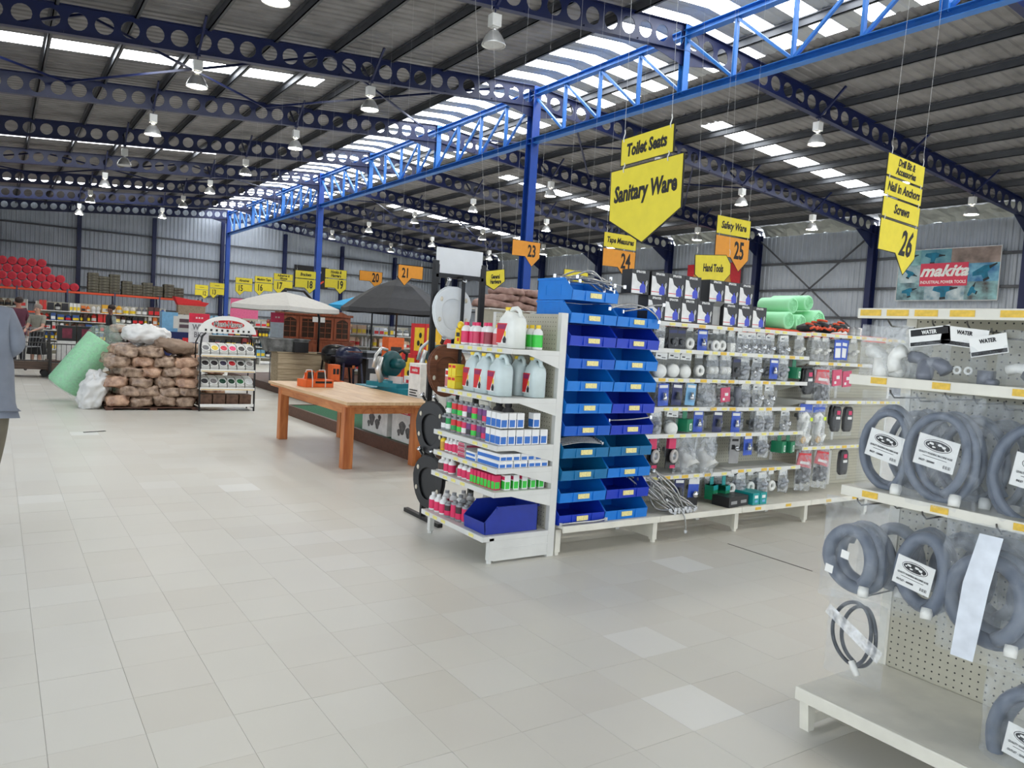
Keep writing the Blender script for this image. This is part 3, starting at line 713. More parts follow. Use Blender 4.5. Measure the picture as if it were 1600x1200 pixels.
# ------------------------------------------------------------------ blue picking bins
BL = {'l': mt('bin_light_blue', (14, 122, 214), .35, var=.05), 'm': mt('bin_mid_blue', (10, 92, 196), .35, var=.05), 'd': mt('bin_dark_blue', (16, 56, 186), .35, var=.05), 't': mt('bin_teal_blue', (14, 112, 166), .35, var=.05)}
def bin_mesh(w, h, d, mat, lipf=.46):
    """open-fronted stacking bin, front lower left corner at the origin, depth along +y"""
    mb = MB(); t = .004
    mb.box(0, w, 0, d, 0, t)
    fl = h * lipf
    mb.add([(0, 0, t), (w, 0, t), (w, -.008, fl), (0, -.008, fl), (0, t, t), (w, t, t), (w, -.002, fl), (0, -.002, fl)], [(0, 1, 2, 3), (5, 4, 7, 6), (3, 2, 6, 7), (0, 3, 7, 4), (1, 5, 6, 2)])
    mb.box(0, w, d - t, d, t, h)
    for x0, x1 in ((0, t), (w - t, w)):
        p = [(0, t), (d, t), (d, h), (.085, h), (-.008, fl)]
        vs = [(x0, y, z) for y, z in p] + [(x1, y, z) for y, z in p]
        mb.add(vs, [(4, 3, 2, 1, 0), (5, 6, 7, 8, 9)] + [(i, (i + 1) % 5, 5 + (i + 1) % 5, 5 + i) for i in range(5)])
    return mb.mesh('body', mat)
BW, BH, BD = .415, .15, .4
BM = {k: bin_mesh(BW, BH, BD, m) for k, m in BL.items()}
RM = {k: MB().box(-.006, BW + .006, BD - .01, BD + .004, BH - .012, BH + .003).box(-.006, .006, .085, BD, BH - .012, BH + .003).box(BW - .006, BW + .006, .085, BD, BH - .012, BH + .003).mesh('rim', m) for k, m in BL.items()}
LBm = MB().box(BW / 2 - .05, BW / 2 + .05, -.012, -.006, .022, .056).mesh('label', mt('bin_label', (236, 222, 150), .5, var=.2, scale=90))
DVm = {k: MB().box(.115, .122, -.011, -.004, .006, .07).box(BW - .122, BW - .115, -.011, -.004, .006, .07) .box(-.0015, .0, .12, .3, .03, .033).box(-.0015, .0, .12, .3, .1, .103).box(-.0015, .0, .12, .123, .03, .1).box(-.0015, .0, .297, .3, .03, .1).mesh('ribs', m) for k, m in BL.items()}
cname = {'l': 'light blue', 'm': 'mid blue', 'd': 'dark blue', 't': 'teal blue'}
hosem = mt('braided_steel', (176, 176, 174), .3, .85, var=.25, scale=120)
def flexi(mb_pts, t, r=.006, nut=True):
    MB().tube(mb_pts, r, 6).build('braided_hose', hosem, t, True)
    for p in (mb_pts[0], mb_pts[-1]): MB().lathe([(r * 1.7, -.012), (r * 1.7, .012)], 6, p).build('nut', chrome, t)
for c, seq in (('left', 'dlttmllmdll'), ('right', 'ldltddlldl')):
    for k, q in enumerate(seq):
        x = 3.262 + (.42 if c == 'right' else 0); z = .213 + .1562 * k
        y = 4.19 if k < 9 else 4.2
        pos = 'bottom' if k == 0 else f'{ORD[k]} up'
        t = thing('storage_bin', f'{cname[q]} open-front bin, {pos} in the {c} column of bins', 'bin', 'blue stacking bins', (x, y, z))
        for n, m in (('body', BM[q]), ('rim', RM[q]), ('label', LBm), ('ribs', DVm[q])):
            link(n, m, t)
        rr = random.Random(k * 3 + len(c))
# loose braided hoses lying in some bins
def hose_in(lab, x, y, z, pts, r=.0065):
    t = thing('braided_hose', lab, 'hose', 'loose braided steel hoses', (x, y, z))
    sm = []
    P4 = [V(p) for p in pts]
    for i in range(len(P4) - 1):
        p0 = P4[max(0, i - 1)]; p1 = P4[i]; p2 = P4[i + 1]; p3 = P4[min(len(P4) - 1, i + 2)]
        for j in range(5):
            s = j / 5; sm.append(.5 * ((2 * p1) + (p2 - p0) * s + (2 * p0 - 5 * p1 + 4 * p2 - p3) * s * s + (3 * p1 - p0 - 3 * p2 + p3) * s ** 3))
    sm.append(P4[-1]); flexi(sm, t, r)
rr = random.Random(3)
for i in range(11):
    a = rr.uniform(.1, .2); b = rr.uniform(.3, .46); h = rr.uniform(.1, .2)
    hose_in(f'bent braided steel hose, {ORD[i]} of the heap in the topmost bin', 3.2, 4.24, 1.80, [(a, rr.uniform(.05, .25), .09 + rr.uniform(0, .06)), ((a + b) / 2, rr.uniform(.04, .2), h), (b, rr.uniform(-.02, .15), .07 + rr.uniform(0, .06)), (b + rr.uniform(.02, .09), rr.uniform(-.04, .1), rr.uniform(.02, .15))])
hose_in('curved braided hose hanging over the right bin below the top', 3.66, 4.2, 1.63, [(.0, .06, .11), (.12, .02, .15), (.25, -.02, .14), (.36, -.03, .09), (.4, -.035, .04)])
hose_in('short braided hose on the right bin beside the sprayer boxes', 3.66, 4.2, 1.63, [(.16, .1, .1), (.28, .04, .13), (.38, .02, .16), (.47, 0, .17)])
for i in range(6):
    hose_in(f'straight braided hose, {ORD[i]} in the fourth left bin from below', 3.27, 4.2, .685, [(.02 + .01 * i, .06 + .02 * i, .075 + .006 * i), (.2, .05 + .02 * i, .095 + .005 * i), (.38, .03 + .02 * i, .085 + .006 * i)], .005)
hose_in('braided hose poking out of the right bin sixth from below', 3.7, 4.2, .842, [(.04, .08, .09), (.2, .03, .1), (.38, .0, .12)], .006)
hose_in('braided hose lying on the base shelf below the bins', 3.28, 4.17, .222, [(0, .01, 0), (.12, 0, .004), (.3, -.005, .004), (.4, .0, .01)], .007)
for i in range(26):
    a = rr.uniform(-.12, .16); z1 = rr.uniform(.1, .22); 
    hose_in('braided hose in the loose bundle on the base shelf beside the bins', 4.27, 4.25, .23, [(a - .12 + rr.uniform(-.03, .03), rr.uniform(0, .2), z1 + .1 + rr.uniform(-.02, .05)), (a, rr.uniform(-.06, .1), z1), (a + .09, rr.uniform(-.1, .02), rr.uniform(.02, .09)), (a + .13 + rr.uniform(0, .05), -.08 - rr.uniform(0, .03), rr.uniform(-.01, .03))], .007)
hose_in('single braided hose hanging down over the base shelf edge', 4.27, 4.2, .2, [(.04, 0, .12), (.12, -.03, .07), (.17, -.07, .0), (.19, -.075, -.12)], .007)

# ------------------------------------------------------------------ sprayer boxes on the top shelf
bxk = mt('sprayer_box_black', (30, 30, 32), .4); bxw = mt('sprayer_box_white', (226, 226, 224), .4); spb = mt('sprayer_blue', (40, 60, 190), .35); rd = mt('print_red', (206, 48, 62), .45)
sbm = [('carton', MB().box(-.088, .088, 0, .2, -.11, 0).mesh('carton', bxk)),
       ('white_print', MB().prism([(-.084, .004), (.03, .004), (.03, .075), (-.03, .11), (-.05, .16), (-.084, .165)], 0, .001).mesh('white_print', bxw)),
       ('red_line', MB().box(-.084, .01, .03, .036, .001, .0016).mesh('red_line', rd)),
       ('sprayer_print', MB().prism([(.0, .012), (.052, .012), (.056, .06), (.04, .085), (.012, .085), (-.004, .06)], .001, .002).box(.02, .032, .085, .105, .001, .002).mesh('sprayer_print', spb)),
       ('lance_print', MB().tube([(.062, .07, .002), (.07, .1, .002), (.064, .115, .002), (.056, .1, .002), (.062, .02, .002)], .004, 4).mesh('lance_print', bxw))]
def sprayer(x, z, lab, y=4.33):
    t = thing('sprayer_box', lab, 'box', 'boxed garden sprayers', mtx=face_mtx((x, y, z), FX))
    for n, m in sbm: link(n, m, t)
    t.scale = (1, .9, 1)
    text('SPRAYER', .026, bxw, t, (.0, .182, .001), .03, .9, name='box_lettering')
for i, x in enumerate((4.18, 4.36, 4.54, 4.72)): sprayer(x, 1.692, f'black sprayer box in the lower left block, {ORD[i]} from the bins')
for i, x in enumerate((5.02, 5.2, 5.38)): sprayer(x, 1.692, f'black sprayer box in the low right block, {ORD[i]} from the left')
for i, x in enumerate((4.0, 4.20, 4.38, 4.56)): sprayer(x, 1.873, f'black sprayer box in the upper left block, {ORD[i]} from the bins')
t = thing('sprayer_carton', 'open grey carton between the two lower sprayer blocks', 'box', loc=(4.87, 4.36, 1.692))
MB().box(-.055, .055, 0, .12, 0, .15).build('carton', mt('grey_carton', (168, 168, 166), .6), t); MB().add([(-.055, -.001, .15), (.055, -.001, .15), (.05, -.05, .19), (-.05, -.05, .19)], [(0, 1, 2, 3), (3, 2, 1, 0)]).build('flap', mt('grey_carton'), t)
for i, x in enumerate((4.87, 5.05, 5.23)): sprayer(x, 1.873, f'black sprayer box in the upper right block, {ORD[i]} from the left', 4.36)

# ------------------------------------------------------------------ hanging packs
pk = {'blue': mt('pack_blue', (44, 84, 190), .4), 'dblue': mt('pack_dark_blue', (22, 34, 92), .4), 'lblue': mt('pack_light_blue', (120, 176, 216), .4), 'green': mt('pack_green', (14, 124, 84), .4), 'teal': mt('pack_teal', (20, 150, 150), .4),
      'pink': mt('pack_pink', (214, 44, 96), .4), 'black': mt('pack_black', (34, 34, 36), .4), 'red': mt('pack_red', (214, 40, 50), .4), 'grey': mt('pack_grey', (150, 150, 150), .5)}
PK = {}
pfilm = film('pack_film', op=.26, rough=.1)
def pack_parts(kind):
    if kind in PK: return PK[kind]
    p = []; add = lambda n, mb, m, s=True: p.append((n, mb.mesh(n, m, s)))
    def header(w, mark=True, m=card, h=.036):
        add('header_card', MB().box(-w / 2, w / 2, -h, .012, -.002, .002), m, False)
        if mark: add('header_print', MB().box(-w * .36, -w * .08, -h * .55, -h * .3, .002, .0026).box(w * .02, w * .36, -h * .75, -h * .6, .002, .0026), ink, False)
    def chr_(n=3, sc=1., m=chrome):
        rr = random.Random(len(PK))
        for i in range(n):
            mb = MB(); a = rr.uniform(0, 3); x = rr.uniform(-.03, .03); y = rr.uniform(-.15, -.08)
            mb.T = MX.Translation((x, y, rr.uniform(-.01, .02))) @ MX.Rotation(a, 4, 'Z') @ MX.Rotation(rr.uniform(-.8, .8), 4, 'X')
            mb.lathe([(.010 * sc, -.035 * sc), (.010 * sc, -.01), (.019 * sc, -.008), (.019 * sc, .012), (.012 * sc, .016), (.012 * sc, .03 * sc)], 9); add('fitting', mb, m)
    if kind == 'chrome': header(.1); chr_(4, 1.1); add('bag', bag(.12, .19, .035, 2, 5, 6), pfilm)
    elif kind == 'silver': header(.09, False); chr_(4, 1.3, steel); add('bag', bag(.12, .17, .04, 9, 5, 6), pfilm)
    elif kind == 'cap':
        header(.11)
        mb = MB(); mb.T = MX.Translation((0, -.12, 0)) @ MX.Rotation(-.25, 4, 'Y'); mb.lathe([(.03, -.03), (.048, -.02), (.048, .012), (.04, .02), (.012, .022)], 16); add('cap', mb, pvc); add('bag', bag(.125, .19, .04, 3, 5, 6), clearf)
    elif kind == 'ring':
        for q in (-.0,): add('ring', MB().tube([(.033 * math.cos(i * PI / 8), -.12 + .033 * math.sin(i * PI / 8), .01) for i in range(16)], .016, 8, True), pvc)
        add('bag', bag(.1, .18, .035, 4, 5, 6), clearf); header(.07, False, h=.02)
    elif kind == 'roll':
        header(.1, False)
        for x in (-.025, .025):
            mb = MB(); mb.T = MX.Translation((x, -.12, 0)) @ MX.Rotation(1.3, 4, 'Y'); mb.lathe([(.034, -.02), (.034, .02)], 14); add('roll', mb, pvc)
        add('bag', bag(.14, .19, .045, 6, 5, 6), pfilm)
    elif kind == 'white': header(.08, False); add('sachet', MB().box(-.03, .03, -.17, -.09, -.02, .02), pvc, False); add('bag', bag(.1, .19, .03, 7, 5, 6), milky)
    elif kind == 'clear': chr_(3, .9, pvc); add('bag', bag(.12, .19, .035, 8, 5, 6), milky); header(.08, False, h=.02)
    elif kind == 'blister':
        add('backing_card', MB().box(-.05, .05, -.17, 0, -.003, 0), pk['black'], False); mb = MB(); mb.ball((0, -.11, .01), .04, .04, .025, 10, 6, pw=.6); add('blister', mb, clearf)
        add('fitting', MB().lathe([(.022, -.002), (.024, .012), (.012, .02)], 12, (0, -.11, 0)), dgrey); add('title_print', MB().box(-.042, .042, -.045, -.02, 0, .001), pk['dblue'], False)
    elif kind in ('blue', 'dblue', 'lblue'):
        add('backing_card', MB().box(-.055, .055, -.175, 0, -.003, 0), pk[kind], False); add('title_print', MB().box(-.045, .045, -.035, -.012, 0, .001), card, False)
        mb = MB(); mb.lathe([(.015, -.03), (.022, -.028), (.022, .0), (.014, .004), (.014, .03)], 10); mb.v = [(x, z - .1, y + .014) for x, y, z in mb.v]; mb.f = [f[::-1] for f in mb.f]; add('fitting', mb, chrome if kind != 'dblue' else dgrey)
        add('blister', MB().ball((0, -.1, .014), .04, .05, .026, 10, 6, pw=.6), clearf)
    elif kind == 'tall':
        add('backing_card', MB().box(-.06, .06, -.26, 0, -.003, 0), pk['blue'], False); add('title_print', MB().box(-.06, .06, -.06, .0, 0, .001), card, False); add('lower_print', MB().box(-.06, .06, -.26, -.17, 0, .001), pk['black'], False)
        mb = MB(); mb.ball((.01, -.14, .02), .035, .03, .02, 12, 6); add('shower_head', mb, chrome)
    elif kind == 'frame':
        add('frame', MB().box(-.06, .06, -.19, -.17, 0, .006).box(-.06, .06, -.03, 0, 0, .006).box(-.06, -.045, -.17, -.03, 0, .006).box(.045, .06, -.17, -.03, 0, .006).box(-.045, .045, -.08, -.06, 0, .006), pk['blue'], False)
        add('insert', MB().box(-.045, .045, -.17, -.03, -.004, .001), card, False)
    elif kind == 'green':
        mb = MB(); mb.T = MX.Rotation(.3, 4, 'Y'); mb.box(-.05, .05, -.16, -.06, -.05, .05); add('box', mb, pk['green'], False); add('tab', MB().box(-.025, .025, -.06, .01, -.002, .002), pk['green'], False)
        mb = MB(); mb.T = MX.Rotation(.3, 4, 'Y'); mb.box(.0, .035, -.15, -.095, .05, .0512); add('window_print', mb, card, False)
        mb = MB(); mb.T = MX.Rotation(.3, 4, 'Y'); mb.box(.01, .025, -.142, -.103, .0512, .052); add('tap_print', mb, pk['green'], False)
    elif kind == 'teal':
        mb = MB(); mb.T = MX.Rotation(.25, 4, 'Y'); mb.box(-.04, .04, -.2, -.08, -.04, .04); add('box', mb, pk['green'], False); mb = MB(); mb.T = MX.Rotation(.25, 4, 'Y'); mb.box(-.04, .04, -.12, -.08, -.0405, .0415); add('top_band', mb, pk['teal'], False)
        add('tab', MB().box(-.02, .02, -.08, .01, -.002, .002), pk['teal'], False); mb = MB(); mb.T = MX.Rotation(.25, 4, 'Y'); mb.box(.0, .03, -.19, -.15, .04, .041); add('window_print', mb, card, False)
    elif kind == 'pink':
        mb = MB(); mb.T = MX.Rotation(.12, 4, 'Z'); mb.box(-.055, .055, -.14, -.02, -.004, .004); add('backing_card', mb, pk['pink'], False)
        mb = MB(); mb.T = MX.Rotation(.12, 4, 'Z'); mb.box(-.01, .03, -.09, -.065, .004, .005).box(-.035, -.01, -.125, -.105, .004, .005); add('sticker', mb, card, False); add('bag', bag(.14, .18, .03, 12, 5, 6), clearf)
    elif kind == 'wheel':
        mb = MB(); mb.box(-.055, .02, -.08, 0, -.01, .02); add('top_card', mb, pk['pink'], False); add('backing_card', MB().box(-.05, .06, -.24, -.08, -.012, -.006), pk['black'], False)
        mb = MB(); mb.T = MX.Translation((.01, -.14, .02)) @ MX.Rotation(.25, 4, 'Y'); mb.tube([(.042 * math.cos(i * PI / 9), .042 * math.sin(i * PI / 9), 0) for i in range(18)], .014, 8, True); add('washer', mb, mt('pale_rubber', (190, 186, 180), .5))
        mb = MB(); mb.T = MX.Translation((.01, -.14, .01)); mb.lathe([(.03, -.008), (.03, .008)], 12); add('hub', mb, steel); add('foot_print', MB().box(.0, .055, -.24, -.215, -.006, -.004), pk['pink'], False)
    elif kind == 'crump': chr_(5, 1.5, steel); add('bag', bag(.19, .2, .07, 15, 7, 8), pfilm)
    elif kind == 'pipe': add('pipe', MB().lathe([(.02, -.19), (.02, -.12), (.034, -.11), (.034, -.07), (.03, -.06), (.03, -.02)], 14).add([], []), lum); p[-1] = ('pipe', (lambda q: (setattr(q, 'v', [(x, z, y) for x, y, z in q.v]), setattr(q, 'f', [f[::-1] for f in q.f]), q)[2])(MB().lathe([(.02, -.19), (.02, -.12), (.034, -.11), (.034, -.07), (.03, -.06), (.03, -.02)], 14)).mesh('pipe', lum, True))
    elif kind == 'trap':
        add('header_card', MB().box(-.07, .07, -.06, .0, -.003, .003), pk['blue'], False)
        pts = [(-.025, -.1, 0), (-.03, -.06, 0), (-.005, -.05, 0), (.02, -.07, 0), (.01, -.12, 0), (-.01, -.17, 0), (.0, -.22, 0), (.03, -.225, 0), (.05, -.19, 0)]
        pts = [(x * 1.25, y * 1.1 - .02, z) for x, y, z in pts]; add('trap_pipe', MB().tube(pts, .024, 10), pvc)
        mb = MB(); mb.T = MX.Translation((-.03, -.26, .02)); mb.lathe([(.026, -.01), (.026, .01)], 12); add('nut', mb, mt('tan_nut', (206, 180, 140), .5)); mb = MB(); mb.box(.02, .05, -.12, -.095, .03, .031); add('price_sticker', mb, mt('lime_sticker', (206, 230, 40), .5), False); add('bag', bag(.16, .31, .04, 18, 6, 8), pfilm)
    elif kind == 'bigtrap':
        mb = MB(); mb.T = MX.Translation((.01, -.15, 0)) @ MX.Rotation(.9, 4, 'X') @ MX.Rotation(.2, 4, 'Y'); mb.lathe([(.03, -.08), (.035, -.02), (.06, .03), (.068, .06), (.06, .062), (.03, 0)], 16); add('funnel', mb, mt('pale_grey_pvc', (206, 206, 202), .4)); add('bag', bag(.2, .27, .07, 21, 7, 8), pfilm)
    elif kind == 'black': add('body', MB().ball((0, -.11, 0), .055, .1, .02, 10, 8, pw=.5), pk['black'], False); add('logo_print', MB().box(-.02, .02, -.075, -.045, .02, .022), pk['pink'], False); add('label_print', MB().box(-.025, .025, -.11, -.09, .02, .022), card, False); add('bag', bag(.14, .24, .035, 24, 5, 7), clearf)
    elif kind == 'red':
        add('header_card', MB().prism([(-.085, -.115), (.085, -.14), (.08, -.03), (-.06, -.02)], -.004, .004), pk['red'], False); add('logo_print', MB().prism([(-.05, -.1), (.07, -.115), (.07, -.095), (-.045, -.08)], .004, .005), card, False)
        for i in range(4):
            mb = MB(); mb.T = MX.Translation((-.05 + .035 * i, -.2 + .01 * (i % 2), .0)) @ MX.Rotation(1.57, 4, 'X'); mb.lathe([(.018, -.05), (.022, -.02), (.016, 0), (.022, .02), (.018, .05)], 9); add('fitting', mb, pk['black'])
        add('bag', bag(.19, .3, .05, 27, 6, 8), pfilm)
    elif kind == 'grey': add('backing_card', MB().box(-.06, .06, -.24, 0, -.003, 0), pk['grey'], False); add('title_print', MB().box(-.04, .04, -.05, -.03, 0, .001).box(-.04, .0, -.12, -.08, 0, .001).box(.01, .04, -.12, -.09, 0, .001), ink, False); chr_(2, 1)
    PK[kind] = p
    return p
PN = {'chrome': 'clear bag of chrome fittings', 'silver': 'bag of silvery brackets', 'cap': 'bagged white waste cap', 'ring': 'bagged white plastic ring', 'roll': 'bag of white rolls', 'white': 'milky bag with white sachet', 'clear': 'milky bag of white fittings',
      'blister': 'black blister pack', 'blue': 'blue card with chrome fitting', 'dblue': 'dark blue card pack', 'lblue': 'light blue card pack', 'tall': 'tall blue shower-head card', 'frame': 'blue framed window pack', 'green': 'green hanging box', 'teal': 'green box with teal top',
      'pink': 'pink card in clear bag', 'wheel': 'pink-topped card with pale rubber washer', 'crump': 'big crumpled clear bag', 'pipe': 'grey pipe reducer', 'trap': 'bagged white S-bend trap', 'bigtrap': 'large bag with grey funnel', 'black': 'rounded black pack', 'red': 'bag with red header', 'grey': 'grey printed card'}
ROWS = [
 ('top', (1.65, 1.66), [4.285, 4.416, 4.514, 4.615, 4.739, 4.873, 4.988, 5.105, 5.208, 5.321, 5.47, 5.606, 5.744, 5.994, 6.227, 6.37, 6.537, 6.667, 6.821], 'white blister blister ring blue ring ring white chrome chrome chrome chrome chrome clear clear clear frame frame clear'),
 ('second', (1.445, 1.40), [4.287, 4.439, 4.588, 4.734, 4.899, 5.03, 5.172, 5.293, 5.458, 5.646, 5.777, 5.937, 6.168, 6.33, 6.555, 6.758], 'cap cap cap ring roll roll blister silver chrome blue silver green black red pink pink'),
 ('third', (1.215, 1.05), [4.33, 4.505, 4.649, 4.827, 5.042, 5.2, 5.322, 5.463, 5.617], 'blue dblue lblue crump pink pipe silver chrome chrome'),
 ('fourth', (.99, 1.05), [4.295, 4.455, 4.612, 4.775, 4.988, 5.226, 5.516, 5.645, 5.892, 6.141, 6.361, 6.629, 6.835], 'silver cap green blue dblue blue silver silver chrome trap trap black black'),
 ('fifth', (.78, .63), [4.299, 4.481, 4.676, 4.864, 5.258, 5.406, 5.576, 5.8, 5.937, 6.22, 6.49, 6.776], 'wheel wheel bigtrap bigtrap grey blue silver green green red red black'),
 ('lowest', (.45, .45), [4.599, 4.769, 5.0, 5.118, 5.231, 5.35, 5.48, 5.6, 5.74, 5.9], 'dblue tall teal teal ring silver ring silver ring silver')]
for nm, zz, xs, kinds in ROWS:
    for i, (x, k) in enumerate(zip(xs, kinds.split())):
        z = (zz[0] if x < 6.06 else zz[1]) - R.uniform(0, .012)
        t = thing('hanging_pack', f'{PN[k]}, {ORD[i]} pack from the bins on the {nm} hook row', 'pack', 'plumbing packs on the long gondola', mtx=face_mtx((x, 4.35 + R.uniform(-.012, .03), z), FX, tilt=R.uniform(-.07, .07)))
        for n, m in pack_parts(k): link(n, m, t)
        if k in ('trap', 'red', 'bigtrap') or x > 6.06 and k in ('black', 'pink'): t.scale = (1.25,) * 3
        elif k in ('chrome', 'silver', 'clear', 'crump', 'cap'): t.scale = (1.12,) * 3
    ks = kinds.split()
    for i in range(len(xs) - 1):
        k = ks[i] if ks[i] in ('chrome', 'silver', 'cap', 'ring', 'roll', 'clear', 'black', 'red') else 'silver' if i % 2 else 'chrome'
        x = (xs[i] + xs[i + 1]) / 2; z = (zz[0] if x < 6.06 else zz[1]) - .012
        if abs(x - 6.06) < .05: continue
        t = thing('hanging_pack', f'{PN[k]}, set back in gap {ORD[i]} of the {nm} hook row', 'pack', 'plumbing packs on the long gondola', mtx=face_mtx((x, 4.46, z), FX, tilt=R.uniform(-.08, .08)))
        for n, m in pack_parts(k): link(n, m, t)
        link('peg_hook', PH, mg, mtx=mo @ face_mtx((x, 4.45, z - .004), FX))
        link('peg_hook', PH, mg, mtx=mo @ face_mtx((x, 4.35, z - .004), FX))
def carton(nm, lab, cat, grp, loc, sz, m, prints=(), rz=0):
    t = thing(nm, lab, cat, grp, loc, (0, 0, rz)); w, d, h = sz
    MB().box(-w / 2, w / 2, -d / 2, d / 2, 0, h).build('carton', m, t, bevel=.002)
    for x0, x1, z0, z1, pm_ in prints:
        MB().box(-w / 2 + x0 * w, -w / 2 + x1 * w, -d / 2 - .0015, -d / 2, z0 * h, z1 * h).build('print', pm_, t)
    return t
for i, x in enumerate((5.05, 5.19)): carton('black_carton', f'small black box on the base shelf, {ORD[i]} from the left', 'box', 'black boxes on the base shelf', (x, 4.26 + .02 * i, .212), (.135, .17, .085), pk['black'], [(.2, .8, .3, .6, mt('pack_grey'))], .1)
for i, x in enumerate((5.335, 5.43)): carton('teal_carton', f'small teal box on the base shelf, {ORD[i]} from the left', 'box', 'teal boxes on the base shelf', (x, 4.28, .212), (.09, .2, .1), pk['teal'], [(.25, .75, .55, .8, card), (.3, .7, .2, .4, mt('pack_light_blue'))], .05)
# ------------------------------------------------------------------ end-cap shelf (its front looks towards -X)
ec = thing('end_shelf', 'white end shelf stocked with bottles, tins and a blue bin', 'shelving', 'shop gondolas', (3.0, 4.65, 0))
eo = MX.Translation((-3.0, -4.65, 0))
def le(): m = MB(); m.T = eo; return m
EY0, EY1, EP = 4.2, 5.07, 3.19
for y in (EY0 + .02, EY1 - .02):
    le().box(EP, EP + .055, y - .02, y + .02, 0, 1.68).build('upright', white, ec)
    le().box(2.715, 2.75, y - .02, y + .02, .02, .17).lathe([(.018, 0), (.018, .02)], 8, (2.73, y, 0)).build('foot', white, ec)
le().box(2.75, EP, EY0 + .002, EY0 + .014, .015, .17).box(2.75, EP, EY0 - .002, EY0 + .002, .09, .1).build('side_plinth', white, ec)
pegboard(ec, eo @ face_mtx((EP, EY1 - .04, .19), FY), EY1 - EY0 - .08, 1.48)
for i, (z, fx) in enumerate(((.185, 2.66), (.475, 2.725), (.63, 2.735), (.782, 2.728), (1.097, 2.74), (1.42, 2.80))):
    s = le().box(fx + .01, EP, EY0 + .008, EY1, z - .024, z - .002).box(fx - .003, fx + .01, EY0, EY1, z - .036, z).box(fx + .01, EP, EY0, EY0 + .008, z - .036, z - .001).build('base_shelf' if i == 0 else 'shelf', white, ec, bevel=.003)
    if i:
        for y in (EY0 + .004, EY1 - .004):
            le().add([(fx + .12, y - .003, z - .03), (EP, y - .003, z - .03), (EP, y - .003, z - .12), (fx + .12, y + .003, z - .03), (EP, y + .003, z - .03), (EP, y + .003, z - .12)], [(0, 1, 2), (5, 4, 3), (0, 2, 5, 3), (1, 4, 5, 2), (0, 3, 4, 1)]).build('bracket', white, ec)
    for u in (.1, .22, .34, .47, .6, .73):
        if R.random() < .75: link('price_ticket', TK2, s, mtx=eo @ face_mtx((fx - .004, EY1 - u, z - .018), FY))
